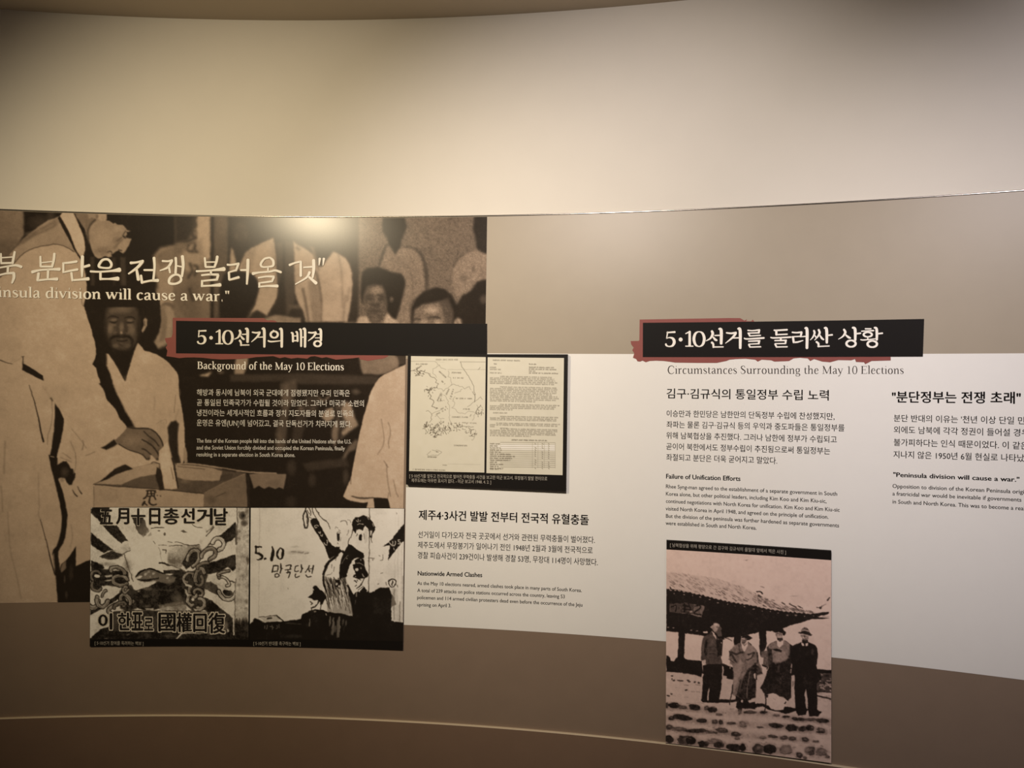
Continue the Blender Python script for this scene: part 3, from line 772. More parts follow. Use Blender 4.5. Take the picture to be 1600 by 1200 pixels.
    L([(167, 394.5), (171, 392.5), (174, 394), (174.5, 397)], [1, 2, 2, 1.2], .28, 1.6); G(170, 398, 4, 2.4, .70, .8); L([(183, 376), (190, 371)], 1.6, .36, 2)
    P([(166, 330), (240, 330), (240, 360), (206, 360), (199, 357), (196, 353), (191, 350.5), (183, 349), (178, 347), (171, 343), (167, 341)], .13, 1.6)
    # grey vest over the back
    P([(15, 397), (30, 381), (45, 366), (60, 354), (75, 344.5), (88, 340), (93, 338), (118, 390), (126, 405), (116, 396), (98, 386), (75, 383), (45, 392), (26, 408), (10, 424), (0, 432), (0, 412)], .61, 1.8)
    P([(-60, 405), (0, 404), (14, 397), (24, 410), (12, 424), (0, 434), (-60, 436)], .40, 5)
    for q, w in (([(42, 366), (56, 362), (70, 355), (84, 347)], 4), ([(36, 378), (52, 368), (72, 360), (86, 352)], 3.5), ([(24, 384), (40, 374), (54, 365)], 5)):
        L(q, w, .42, 5, .75)
    G(88, 346, 8, 7, .48, .6)
    # white coat: shoulder, sleeve and the whole skirt
    P([(-60, 436), (0, 433), (12, 421), (25, 407.5), (33, 398.5), (45, 390.5), (60, 385.5), (75, 382.3), (88, 381.7), (98, 383.5), (108, 388), (116, 393.5), (126, 405), (131, 418), (134, 430), (135.5, 445), (135.5, 455), (133, 468), (131, 478), (136, 494), (140, 506), (144, 520), (148, 534), (150, 546), (150, 553), (148, 561), (144.5, 569), (150, 575), (152, 585), (155.5, 592), (156.5, 598.5), (154, 599), (160, 606), (163.5, 614), (166, 623), (175, 633), (180, 639), (187, 653), (198.5, 667), (189, 677), (178, 687), (158, 699), (200, 702), (230, 718), (243, 723), (200, 734), (148, 757), (146, 800), (146, 960), (-60, 960)], .74, 1.0)
    P([(-60, 440), (40, 440), (24, 560), (30, 700), (20, 960), (-60, 960)], .70, 40, .6)
    L([(0, 434), (12, 422), (25, 408), (33, 399), (45, 391), (60, 386), (75, 382.8), (88, 382), (98, 383.8), (108, 388.5), (116, 394)], 1.1, .24, 1.0)
    L([(120, 395), (125, 404), (130, 414), (134, 428)], 1.0, .3, 1.0); L([(127, 464), (129, 476), (131, 478)], 1.0, .4, 1.0)
    P([(93.3, 338), (98, 331), (114.5, 331), (120, 345), (127, 360), (132, 377), (132.8, 391), (130, 399), (127.5, 404), (119, 391), (111, 372), (105.5, 358), (98.5, 346)], .78, 1.1)
    P([(90, 341), (93.5, 338), (99, 347), (106, 358), (111.5, 372), (117, 386), (122, 397), (127, 404), (125, 404), (116, 391), (108, 375), (100, 360), (93, 347)], .13, 1.0)
    P([(114.5, 331), (118, 334), (120.5, 344), (117.5, 339)], .2, 1.0)
    # wrinkles, pocket and the black slits between the panels of the coat
    P([(35.5, 567), (45, 572.5), (56, 579.5), (67.2, 587), (68, 595), (56, 589.5), (45, 583.5), (34, 577.5)], .125, .9)
    L([(35.5, 557), (36, 562), (36, 568)], 1.4, .2, .9); L([(33.5, 557), (37, 557)], 1.2, .3, 1); L([(0, 562.8), (10, 566.5), (19, 568.7)], [1.4, 1.2, .8], .2, .9)
    L([(22, 566), (33, 559)], .8, .6, 1.2)
    L([(45.5, 602), (48, 610), (53, 625), (57, 640), (60.5, 655), (64, 675), (68, 690)], [.7, 1, 1.2, 1.4, 1.8, 2.2, 3], .13, .9)
    L([(80, 625), (82, 640), (80.5, 660), (76, 680), (74, 695)], 1.0, .5, 1.2); L([(79, 622), (82, 626)], 2.4, .36, 2); L([(67, 604), (78, 620)], 2, .68, 3)
    P([(86.2, 630), (92, 638), (96, 647), (100, 655), (98.5, 672), (95, 690), (91, 705), (88, 716), (77, 716), (80, 702), (83, 684), (85, 662)], .12, 1.4)
    P([(76, 711), (84, 711), (90, 716), (90, 740), (92, 750), (98, 768), (103, 788), (106, 806), (104.5, 822), (102, 840), (97, 852), (91, 862), (91, 870), (94.5, 891), (93, 900), (93, 950), (91, 945), (88.5, 920), (86, 896), (83.5, 870), (81.5, 866), (83, 859), (89, 853), (93, 840), (95.5, 825), (96.5, 808), (94, 790), (90, 772), (85, 752), (80, 732)], .12, 1.6)
    L([(79, 713), (84, 714)], 1.0, .7, .8)
    P([(88, 728), (93, 724), (99, 720.5), (104, 721), (108, 726), (110, 731.5), (114, 733), (115, 738), (118, 740), (117.5, 746), (114, 752), (112.5, 757), (108, 757.5), (104, 753), (102, 747.5), (96, 746), (90, 748), (84, 740)], .13, 1.4)
    G(101, 738, 8, 10, .27, .8); G(98, 750, 5, 5, .55, .8)
    for q in ([(113, 765), (117, 772), (120.5, 775.5)], [(121, 760), (125, 768), (127.5, 771.5)]):
        L(q, [.8, 1.6, 2], .22, 1)
    for q, w in (([(129, 688), (130.5, 694), (128.5, 703)], 1.6), ([(118, 708), (118.5, 726), (115, 740)], 1.3), ([(112, 670), (122, 682), (135, 700)], .9), ([(98, 708), (110, 716)], 1.2), ([(95, 715), (112, 722)], 1), ([(134, 712), (148, 706)], 1.2), ([(110, 690), (118, 708)], .9)):
        L(q, w, .46, 1.5, .8)
    for q, w in (([(12, 800), (15, 850), (21, 880), (27, 905), (33, 935)], 1.6), ([(62, 790), (60, 803), (63, 812)], 1.6), ([(111, 820), (113, 838), (110, 854)], 1.6), ([(60, 740), (61, 790)], 1.2), ([(2, 760), (4, 800)], 2), ([(8, 690), (6, 740)], 3)):
        L(q, w, .56, 2, .7)
    L([(63, 812), (68, 830), (73, 848), (77, 866), (82, 884), (86, 898)], [.8, 1, 1.2, 1.5, 1.8, 2], .14, .9)
    P([(118.3, 853.5), (109, 868), (103, 876), (95.5, 881), (94, 890), (87, 897), (89, 922), (91.5, 960), (142, 960), (142, 874.5), (134, 877), (126, 881), (118.5, 885), (119, 870)], .115, 1.0)
    P([(82.5, 866), (84.3, 864), (85.5, 878), (87, 890), (84, 882)], .45, 1.0)
    P([(97, 881), (103, 876.5), (103, 888), (96, 895), (95, 890)], .46, 1.4); G(101, 905, 2, 8, .30, .8); G(104, 930, 3, 8, .26, .7); G(111, 895, 5, 16, .21, .8)
    # --- the hand dropping the ballot
    P([(158, 699.5), (165, 696), (172, 691), (178, 686.5), (184, 694), (176, 699), (166, 703)], .14, 3)
    P([(199, 667), (204, 668.3), (212, 669), (221, 668), (232, 669), (240, 673.5), (247, 680.5), (252.5, 688), (254.5, 699), (258, 711), (256.5, 715), (253, 715.5), (249.8, 713), (248, 719.5), (244, 719.5), (240, 713.5), (235.5, 710.5), (235, 717), (232, 719.5), (228, 717.5), (224, 712), (217.5, 708), (208, 705.5), (200, 702.5), (191, 698), (184, 693.5), (179, 688), (188, 680), (195, 673)], .43, 1.3)
    G(205, 688, 18, 12, .54, .8); G(222, 690, 10, 8, .52, .7); G(236, 690, 8, 10, .34, .7); G(250, 706, 6, 10, .30, .7)
    for q, w in (([(199, 667.5), (212, 669.4), (232, 669.4), (241, 674), (248, 681.5), (253, 689.5), (255.5, 700), (257.5, 712)], 2), ([(225, 674), (232, 681), (241, 688), (248, 697)], 1.6), ([(222, 687), (231, 692), (240, 699), (246, 708), (249, 713)], 2), ([(222, 701), (229, 704), (236, 710)], 1.8), ([(186, 694), (200, 702.5), (217, 708), (224, 712), (229, 718)], 1.5)):
        L(q, w, .15, 1.6)
    G(232, 717, 3, 3, .18, .8); G(246, 717, 3, 3, .18, .8); G(255, 713, 3, 3, .2, .8)
    # --- ballot box
    P([(146, 757), (200, 761), (257, 765.3), (319, 771.5), (318, 800), (146, 800)], .66, 1)
    P([(319, 771.5), (345, 757.5), (384, 740), (389, 746), (389, 800), (318, 800)], .45, 1.2)
    P([(146, 757), (165, 748), (185, 739), (205, 731.5), (225, 727), (236, 724), (249, 723.5), (300, 724), (350, 731), (384, 740), (345, 757.5), (319, 771.5), (257, 765.3), (200, 761)], .33, 1)
    P([(147, 756.3), (165, 748), (185, 739), (205, 731.5), (225, 727), (236, 724.5), (248.5, 724.5), (248, 735), (245, 741), (236, 742.5), (220, 745), (205, 750), (190, 757)], .64, 1.6)
    P([(146, 756), (156, 752), (165, 745.5), (173, 738), (180, 732), (190, 727.5), (196, 726), (203, 729.5), (207.5, 733), (195, 736.5), (182, 741), (168, 749)], .14, 1.4)
    P([(274, 726), (300, 727), (330, 731), (347, 736), (345, 751), (318, 751), (290, 750), (277, 746)], .62, 1.4); G(290, 752, 10, 5, .46, .8)
    P([(345, 742), (364, 740), (362, 747), (350, 752), (343, 752)], .28, 1.4)
    P([(245, 730), (252, 734), (256, 764), (258, 766), (250, 766), (243, 744)], .15, 1.4)
    P([(248, 705), (262, 690), (268, 716), (274, 742), (278, 763), (268, 765), (257, 764), (252.5, 738), (248.5, 718)], .76, 1.2)
    L([(269, 716), (274, 740), (278, 762)], [2, 2.4, 2], .14, 1.3); L([(267, 731), (271, 748)], 1.2, .45, 1.2)
    L([(146, 757), (200, 761), (257, 765.3), (319, 771.5)], 1.2, .17, 1); L([(277, 725), (300, 724.5), (345, 731), (388, 737.5), (431, 739.5)], 2, .66, 1.2); L([(319, 771), (345, 757), (384, 740)], 1.4, .55, 1)
    L([(236, 724), (240, 722), (249, 724.5)], 1.2, .2, 1); L([(278, 729), (292, 730.5), (320, 733)], .9, .3, 1); L([(348, 733.5), (368, 736.5)], 3, .2, 1); L([(286, 724), (289, 710), (291, 700)], 1, .3, 1)
    P([(287, 700), (290, 698.5), (292, 706), (293, 722), (289, 724), (286, 716)], .60, 1.2)
    L([(146.5, 757), (146.5, 794)], 1, .45, 1.2); O(147, 758.5, 1.6, 1.2, .8)
    P([(389.5, 741), (410, 739), (432, 740), (447, 741), (446, 748), (443, 764), (436, 761), (430, 764), (420, 760), (413, 764), (405, 759), (396, 763.5), (393, 752)], .48, 1.4); G(428, 756, 16, 8, .40, .7)
    P([(384, 740), (390, 746), (390, 800), (387, 800)], .16, 1)
    G(330, 780, 10, 9, .34, .7); G(352, 772, 8, 6, .36, .6); L([(338, 776), (352, 770)], 1, .25, 1.2); G(170, 778, 20, 10, .60, .6); L([(172, 764), (182, 766)], 2, .55, 2, .6)
    # ink writing on the front of the box
    for q, w in (([(229, 767), (236, 766.5), (243, 767)], 2.2), ([(231, 768), (229, 776), (225, 779)], 2.6), ([(236, 768), (237, 774)], 2.6), ([(242, 768), (241, 775), (243, 780)], 2.4), ([(230, 772), (241, 771)], 1.6), ([(231, 776), (240, 775)], 2), ([(235, 776), (233, 785), (238, 789), (244, 788)], 2.4), ([(226, 784), (223, 789)], 3), ([(226, 786), (230, 790)], 1.8)):
        L(q, w, .15, 1.1)
    for c in ((244, 769.5), (246, 774), (251, 775)):
        O(c[0], c[1], 1, 1, .2)
    p.warp(.32, 3.0, 21)
    p.warp(.4, 9.0, 23)
    p.blur(.45)
    # --- grain of the enlargement
    dark = np.clip(1.25 - p.a, .35, 1)
    p.a += (.020 * p.noise(1.5, 3) + .020 * p.noise(5, 4) + .024 * p.noise(18, 5) + .018 * p.noise(60, 11)) * np.clip(p.a * 2.2, .3, 1)
    far = np.clip((p.to(np.array([(545.0, 345.0)]))[0, 0] - np.arange(p.W + 1)) / -30, 0, 1)[None, :] * (np.arange(p.H + 1)[:, None] < p.to(np.array([(650.0, 512.0)]))[0, 1]) * np.clip((p.a - .2) * 6, 0, 1)
    p.a += far * (.05 * p.noise(1.3, 8) + .03 * p.noise(3, 9))
    p.a += .010 * p.noise(1.2, 6) * (p.a < .3)


M_MURAL = mat('photo_mural_print', (0, 0, 0), 0.22, spec=0.17, attr=True)
RAMP_MURAL = [(0, (20, 17, 14)), (.13, (44, 37, 31)), (.3, (86, 75, 66)), (.5, (136, 119, 104)), (.75, (196, 174, 154)), (1, (242, 232, 218)), (1.2, (252, 248, 240))]
OFF_MURAL = OFF_BAND + 1.0 * MM
corner = uz([(634, 554)], OFF_MURAL)[0]
mural = Print([(-50, 329), (761, 341.5), (761, 988), (-50, 942)], OFF_MURAL, 1.1, .125)
mural.Q[0, 1] = mural.Q[1, 1] = Z_TRIM - 4.2 * MM
mural.Q[2, 1] = mural.Q[3, 1] = float(uz([(100, 941)], OFF_MURAL)[0, 1])
mural.Q[3, 0] = mural.Q[0, 0]
mural.Q[2, 0] = mural.Q[1, 0]
paint_mural(mural)
mural_o = mural.build('photo_mural', RAMP_MURAL, M_MURAL, None, keep=lambda q: (q[:, 0] < corner[0]) | (q[:, 1] > corner[1]))
thing(mural_o, 'sepia photograph wall mural of a stooping man dropping a ballot into a wooden box', 'mural')

# ------------------------------------------------------------------ lettering on the mural
M_IVORY = mat('ivory_lettering', srgb((253, 249, 242)), 0.5, spec=0.3)
M_IVORY_DIM = mat('pale_caption_lettering', srgb((176, 170, 160)), 0.5, spec=0.3)
M_INK = mat('black_lettering', srgb((20, 16, 14)), 0.5, spec=0.1)
M_INK_SOFT = mat('dark_brown_lettering', srgb((26, 20, 18)), 0.5, spec=0.1)
M_INK_GREY = mat('grey_lettering', srgb((52, 43, 39)), 0.5, spec=0.1)
M_EDGE = mat('lettering_shadow_print', srgb((116, 96, 74)), 0.5, spec=0.3)

SLOGAN = [
    (0, 325, 8, [
        [(12, 570, 18), (12, 630, 22), (14, 690, 20)], [(184, 548, 24), (172, 610, 28), (156, 690, 28)], [(15, 622, 14), (160, 612, 14)], [(10, 690, 22), (150, 686, 22)],
        [(0, 745, 18), (100, 728, 20), (200, 716, 26), (268, 736, 30)], [(100, 735, 26), (96, 800, 26)], [(0, 836, 20), (80, 818, 22), (172, 812, 28)], [(172, 815, 34), (174, 870, 32), (150, 938, 20)],
        [(505, 606, 22), (508, 730, 26)], [(680, 570, 28), (672, 650, 28), (650, 735, 26)], [(520, 684, 14), (662, 668, 14)], [(510, 732, 22), (650, 732, 22)],
        [(402, 800, 34), (500, 776, 22), (650, 766, 24), (745, 766, 36)], [(602, 775, 28), (597, 880, 24)], [(482, 815, 30), (470, 905, 30)], [(470, 905, 24), (600, 892, 20), (715, 888, 36)],
        [(785, 690, 20), (870, 682, 24), (960, 668, 26)], [(792, 690, 22), (792, 805, 24)], [(790, 805, 18), (870, 786, 22), (970, 768, 26)], [(1030, 604, 34), (1026, 740, 34), (1025, 860, 18)], [(1050, 735, 26), (1118, 715, 28)],
        [(892, 810, 26), (905, 908, 24)], [(905, 903, 22), (1000, 895, 22), (1105, 884, 38)],
        ['o', (1315, 640, 24), (1270, 660, 26), (1234, 725, 28), (1280, 746, 20), (1370, 746, 22), (1392, 700, 28), (1360, 650, 26)],
        [(1130, 792, 22), (1250, 796, 20), (1400, 785, 24), (1495, 772, 50)], [(1255, 800, 26), (1255, 892, 26)], [(1250, 886, 24), (1360, 886, 20), (1475, 882, 46)]]),
    (100, 325, 8, [
        [(832, 686, 30), (900, 680, 22), (988, 662, 28)], [(980, 668, 34), (920, 740, 30), (806, 822, 16)], [(905, 760, 26), (930, 895, 36)], [(1125, 622, 32), (1132, 740, 26), (1116, 900, 24)],
        [(1000, 775, 20), (1110, 775, 22)], [(962, 842, 24), (975, 936, 28)], [(975, 930, 24), (1080, 908, 22), (1175, 905, 36)],
        [(1230, 662, 22), (1300, 665, 20), (1352, 655, 28)], [(1348, 660, 28), (1300, 740, 26), (1200, 782, 12)], [(1312, 738, 24), (1325, 808, 20)], [(1396, 622, 28), (1400, 700, 26), (1394, 812, 28)],
        [(1480, 602, 34), (1490, 720, 32), (1474, 856, 24)], [(1410, 722, 16), (1475, 735, 16)], ['o', (1390, 832, 24), (1325, 875, 28), (1318, 938, 28), (1395, 946, 24), (1460, 910, 28), (1450, 850, 24)]]),
    (220, 330, 8, [
        [(800, 583, 22), (810, 695, 24)], [(956, 566, 30), (945, 630, 28), (920, 698, 24)], [(815, 636, 14), (940, 634, 14)], [(810, 697, 22), (920, 697, 20)],
        [(695, 750, 22), (800, 746, 20), (920, 735, 24), (1042, 722, 46)], [(877, 745, 24), (875, 792, 22)], [(760, 800, 20), (860, 790, 22), (968, 793, 26)], [(966, 798, 28), (950, 858, 26)],
        [(770, 872, 20), (860, 862, 20), (955, 855, 24)], [(766, 868, 24), (764, 940, 24)], [(758, 935, 22), (870, 930, 20), (992, 920, 40)],
        [(1082, 668, 24), (1130, 670, 20), (1225, 655, 26)], [(1220, 658, 26), (1190, 742, 22)], [(1100, 762, 16), (1195, 736, 20)], [(1100, 765, 24), (1105, 855, 24)], [(1105, 858, 20), (1225, 825, 28)],
        [(1248, 736, 20), (1320, 735, 22)], [(1340, 606, 34), (1336, 750, 32), (1325, 910, 20)]]),
    (380, 335, 8, [
        ['o', (310, 543, 22), (260, 560, 22), (220, 620, 26), (240, 656, 20), (310, 655, 18), (372, 640, 26), (375, 580, 28), (340, 545, 20)], [(310, 665, 18), (310, 708, 18)],
        [(120, 740, 34), (200, 726, 20), (330, 715, 22), (400, 700, 24), (472, 722, 26)], [(190, 792, 18), (290, 776, 20), (385, 778, 24)], [(382, 785, 26), (362, 832, 22)], [(200, 857, 16), (290, 846, 20), (365, 835, 22)],
        [(202, 855, 22), (202, 908, 22)], [(195, 905, 20), (300, 895, 20), (428, 895, 34)],
        [(578, 632, 26), (650, 605, 20), (722, 590, 24)], [(720, 592, 26), (720, 770, 28)], [(755, 662, 16), (860, 655, 20)], [(880, 572, 34), (882, 680, 34), (868, 790, 20)],
        [(830, 722, 30), (790, 790, 22), (652, 872, 12)], [(820, 780, 22), (912, 860, 36)], [(957, 552, 28), (948, 635, 10)], [(1008, 552, 28), (997, 635, 10)]]),
]


def fat(strokes, f=1.13):
    return [[p if p == 'o' else (p[0], p[1], p[2] * f) for p in s] for s in strokes]


T = OFF_MURAL + 0.3 * MM
edge = Lettering(T)
for ox, oy, k, st in SLOGAN:
    edge.view(ox + 0.7, oy + 0.7, k, fat(st))
serif_line(edge, 'insula division will cause a war."', -2.3, 360.7, 464.7, 471.5, 24.0, 1.3)
edge.build('lettering_shadow', M_EDGE, mural_o)
s = Lettering(T + 0.2 * MM)
for ox, oy, k, st in SLOGAN:
    s.view(ox, oy, k, fat(st))
o = s.build('korean_slogan_lettering', M_IVORY, mural_o)
o['label'] = 'large white brush-written Korean slogan'
s = Lettering(T + 0.2 * MM)
serif_line(s, 'insula division will cause a war."', -3, 360, 464, 470.8, 24.0, 1.28)
o = s.build('english_slogan_lettering', M_IVORY, mural_o)
o['label'] = 'white English slogan in serif letters'

s = Lettering(T)
serif_line(s, 'Background of the May 10 Elections', 308, 537.5, 576.4, 578.6, 17.2, 1.2)
s.build('subtitle_lettering', M_IVORY, mural_o)
s = Lettering(T)
for a in (('해방과 동시에 남북이 외국 군대에게 점령됐지만 우리 민족은', 307.5, 546.5, 618.2, 619.6),
          ('곧 통일된 민족국가가 수립될 것이라 믿었다. 그러나 미국과 소련의', 307.5, 568.5, 634, 635.6),
          ('냉전이라는 세계사적인 흐름과 정치 지도자들의 분열로 민족의', 307.5, 551.5, 650, 651.6),
          ('운명은 유엔(UN)에 넘어갔고, 결국 단독선거가 치러지게 됐다.', 307.2, 549.5, 665.6, 668)):
    s.set(*a, 11.4, 0.012, True)
s.build('korean_paragraph_lettering', M_IVORY, mural_o)
s = Lettering(T)
for a in (('The fate of the Korean people fell into the hands of the United Nations after the U.S.', 307, 549, 691.6, 693),
          ('and the Soviet Union forcibly divided and occupied the Korean Peninsula, finally', 307, 539, 702.3, 703.6),
          ('resulting in a separate election in South Korea alone.', 307, 461, 713, 714)):
    s.set(*a, 9.0, 0.016)
s.build('english_paragraph_lettering', M_IVORY, mural_o)

# ------------------------------------------------------------------ the white printed panel with its three columns of text
M_WHITE = mat('white_vinyl', srgb((238, 237, 234)), 0.42, spec=0.35, grain=0.008, grain_scale=20)
OFF_WHITE = OFF_BAND + 0.7 * MM
u_l, u_r = float(uz([(634, 780)], OFF_WHITE)[0, 0]), float(uz([(1790, 780)], OFF_WHITE)[0, 0])
white_o = slab('white_text_panel', np.array([(u_l, Z_MID), (u_r, Z_MID), (u_r, Z_WHITE), (u_l, Z_WHITE)]), OFF_BAND + 0.2 * MM, OFF_WHITE, M_WHITE, None, 200)
thing(white_o, 'wide white wall panel printed with columns of Korean and English text', 'wall panel')
T = OFF_WHITE + 0.25 * MM


def block(name, lines, em, bold, m, hangul, label=None):
    L = Lettering(T)
    for a in lines:
        L.set(*a, em, bold, hangul)
    o = L.build(name, m, white_o)
    if label:
        o['label'] = label


s = Lettering(T)
serif_line(s, 'Circumstances Surrounding the May 10 Elections', 1042.5, 1412.5, 584, 584.2, 18.6, 0.95)
o = s.build('subtitle_lettering', M_INK_GREY, white_o)
o['label'] = 'thin grey serif subtitle'
block('korean_heading_lettering', [('제주4·3사건 발발 전부터 전국적 유혈충돌', 654, 920, 812.2, 820.5)], 17.4, 0.022, M_INK, True, 'bold Korean heading under the framed documents')
block('korean_paragraph_lettering', [('선거일이 다가오자 전국 곳곳에서 선거와 관련된 무력충돌이 벌어졌다.', 653.2, 929.5, 840.4, 849.2),
                                     ('제주도에서 무장봉기가 일어나기 전인 1948년 2월과 3월에 전국적으로', 652.7, 926, 856.5, 865.5),
                                     ('경찰 피습사건이 239건이나 발생해 경찰 53명, 무장대 114명이 사망했다.', 652.5, 934, 872.6, 884)], 11.8, 0.008, M_INK_SOFT, True)
block('english_heading_lettering', [('Nationwide Armed Clashes', 652.5, 753.5, 899, 901.7)], 9.9, 0.026, M_INK, False)
block('english_paragraph_lettering', [('As the May 10 elections neared, armed clashes took place in many parts of South Korea.', 652, 909, 913.6, 925.2),
                                      ('A total of 239 attacks on police stations occurred across the country, leaving 53', 652, 882.5, 924.9, 934.9),
                                      ('policemen and 114 armed civilian protesters dead even before the occurrence of the Jeju', 651.7, 910, 936, 947.8),
                                      ('uprising on April 3.', 651.7, 705, 947.2, 949)], 7.9, 0.012, M_INK_SOFT, False)
block('korean_heading_lettering', [('김구·김규식의 통일정부 수립 노력', 1041.5, 1295, 622.5, 625.7)], 17.6, 0.013, M_INK, True, 'Korean heading under the black title board')
block('korean_paragraph_lettering', [('이승만과 한민당은 남한만의 단독정부 수립에 찬성했지만,', 1041.5, 1304, 651.3, 656.2),
                                     ('좌파는 물론 김구·김규식 등의 우익과 중도파들은 통일정부를', 1041.5, 1319.5, 668.4, 674.2),
                                     ('위해 남북협상을 추진했다. 그러나 남한에 정부가 수립되고', 1041, 1307.5, 685.5, 692.3),
                                     ('곧이어 북한에서도 정부수립이 추진됨으로써 통일정부는', 1041, 1297, 702.7, 710.3),
                                     ('좌절되고 분단은 더욱 굳어지고 말았다.', 1041, 1214.5, 719.6, 725.4)], 12.0, 0.008, M_INK_SOFT, True)
block('english_heading_lettering', [('Failure of Unification Efforts', 1040.7, 1157, 747.5, 751.4)], 10.4, 0.026, M_INK, False)
block('english_paragraph_lettering', [('Rhee Syng-man agreed to the establishment of a separate government in South', 1040.5, 1308, 762.7, 774.6),
                                      ('Korea alone, but other political leaders, including Kim Koo and Kim Kiu-sic,', 1040.5, 1291.5, 774.2, 786),
                                      ('continued negotiations with North Korea for unification. Kim Koo and Kim Kiu-sic', 1040.5, 1312, 785.6, 799.7),
                                      ('visited North Korea in April 1948, and agreed on the principle of unification.', 1040, 1294.5, 797.3, 810.6),
                                      ('But the division of the peninsula was further hardened as separate governments', 1040.5, 1311, 808.8, 824),
                                      ('were established in South and North Korea.', 1040, 1182, 820, 827.7)], 8.6, 0.012, M_INK_SOFT, False)
block('korean_heading_lettering', [('"분단정부는 전쟁 초래"', 1393.5, 1595, 629, 630.9)], 20.0, 0.024, M_INK, True, 'bold Korean heading in quotation marks')
block('korean_paragraph_lettering', [("분단 반대의 이유는 '천년 이상 단일 민", 1396.5, 1601, 658.9, 663.2),
                                     ('외에도 남북에 각각 정권이 들어설 경우', 1396.5, 1608, 677, 682.3),
                                     ('불가피하다는 인식 때문이었다. 이 같은', 1396.5, 1606.5, 696.6, 702.4),
                                     ('지나지 않은 1950년 6월 현실로 나타났', 1396, 1600.5, 715.6, 721.7)], 12.8, 0.008, M_INK_SOFT, True)
block('english_heading_lettering', [('"Peninsula division will cause a war."', 1395.5, 1593, 744.9, 752.9)], 10.2, 0.026, M_INK, False)
block('english_paragraph_lettering', [('Opposition to division of the Korean Peninsula origi', 1394.5, 1600, 762.2, 771.6),
                                      ('a fratricidal war would be inevitable if governments', 1394.5, 1596, 774, 783.9),
                                      ('in South and North Korea. This was to become a real', 1394.5, 1601, 786.5, 797.6)], 8.9, 0.012, M_INK_SOFT, False)

# ------------------------------------------------------------------ the two black title boards on their red brush marks
M_RED = mat('brick_red_brush_print', srgb((140, 74, 68)), 0.5, spec=0.3, grain=0.03, grain_scale=40)
M_BLACK = mat('black_title_board', srgb((24, 21, 20)), 0.5, spec=0.1, grain=0.04, grain_scale=20)
OFF_RED, OFF_BLACK0, OFF_BLACK = OFF_WHITE + 0.8 * MM, OFF_WHITE + 0.6 * MM, OFF_WHITE + 1.8 * MM


def brush_mark(P, parent):
    """A torn-edged patch of print, cut into strips so that it follows the wall."""
    import bmesh
    bm = bmesh.new()
    q = uz(P, OFF_RED)
    vs_ = [bm.verts.new((a, b, 0)) for a, b in q]
    f = bm.faces.new(vs_)
    bmesh.ops.triangulate(bm, faces=[f])
    for uc in np.linspace(q[:, 0].min(), q[:, 0].max(), 26)[1:-1]:
        bmesh.ops.bisect_plane(bm, geom=bm.verts[:] + bm.edges[:] + bm.faces[:], plane_co=(uc, 0, 0), plane_no=(1, 0, 0))
    bm.verts.index_update()
    V = np.array([v.co[:2] for v in bm.verts])
    Fc = [tuple(v.index for v in f.verts) for f in bm.faces]
    bm.free()
    return mesh_obj('red_brush_mark', wall(V[:, 0], V[:, 1], OFF_RED), Fc, M_RED, parent)


TITLE_A = [
    (255, 490, 10, [
        [(552, 274, 20), (600, 270, 22), (668, 268, 26)], [(562, 262, 20), (551, 365, 15)], [(550, 367, 12), (590, 348, 18), (636, 360, 34), (655, 410, 42), (635, 455, 32), (590, 472, 18), (552, 460, 24), (540, 438, 30)],
        ['o'] + [(748 + 14 * math.cos(t), 378 + 14 * math.sin(t), 28) for t in np.linspace(0, 2 * math.pi, 13)[:-1]],
        [(880, 258, 34), (880, 465, 38)], [(825, 290, 14), (870, 268, 24)], [(822, 471, 18), (932, 471, 18)],
        ['o', (1012, 266, 16), (962, 292, 34), (940, 370, 42), (960, 448, 34), (1012, 478, 16), (1062, 448, 34), (1082, 370, 42), (1062, 292, 34)],
        [(1192, 262, 34), (1206, 305, 38), (1170, 370, 26), (1112, 400, 12)], [(1205, 340, 18), (1240, 385, 34), (1265, 402, 26)], [(1285, 236, 26), (1318, 258, 44), (1318, 445, 40)], [(1235, 325, 18), (1300, 322, 20)],
        [(1195, 420, 34), (1214, 450, 30), (1215, 498, 26)], [(1205, 492, 20), (1342, 490, 18)],
        [(1392, 290, 22), (1450, 300, 26), (1512, 292, 30)], [(1506, 298, 36), (1470, 360, 30), (1380, 442, 12)], [(1480, 370, 16), (1560, 366, 18)], [(1545, 238, 26), (1578, 258, 44), (1580, 520, 34)]]),
    (395, 490, 10, [
        ['o'] + [(335 + 56 * math.cos(t), 327 + 50 * math.sin(t), 24 + 10 * abs(math.cos(t))) for t in np.linspace(0, 2 * math.pi, 17)[:-1]], [(318, 262, 20), (345, 276, 16)], [(240, 425, 24), (290, 438, 24), (440, 424, 14)], [(418, 244, 26), (450, 260, 42), (452, 520, 38)],
        [(600, 298, 22), (624, 318, 34), (628, 438, 32)], [(672, 286, 22), (694, 300, 30), (700, 432, 30)], [(640, 350, 16), (690, 348, 16)], [(630, 424, 20), (700, 422, 20)],
        [(728, 250, 24), (752, 268, 34), (755, 512, 30)], [(785, 242, 26), (815, 258, 40), (815, 520, 36)], [(765, 370, 16), (805, 368, 16)],
        [(870, 295, 24), (930, 300, 26), (985, 290, 28)], [(985, 298, 36), (950, 360, 28), (866, 427, 12)], [(985, 320, 14), (1060, 320, 16)], [(975, 380, 14), (1060, 378, 16)], [(1030, 246, 26), (1062, 262, 40), (1065, 422, 34)],
        ['o'] + [(1012 + 52 * math.cos(t), 470 + 42 * math.sin(t), 24 + 10 * abs(math.cos(t))) for t in np.linspace(0, 2 * math.pi, 17)[:-1]]]),
]
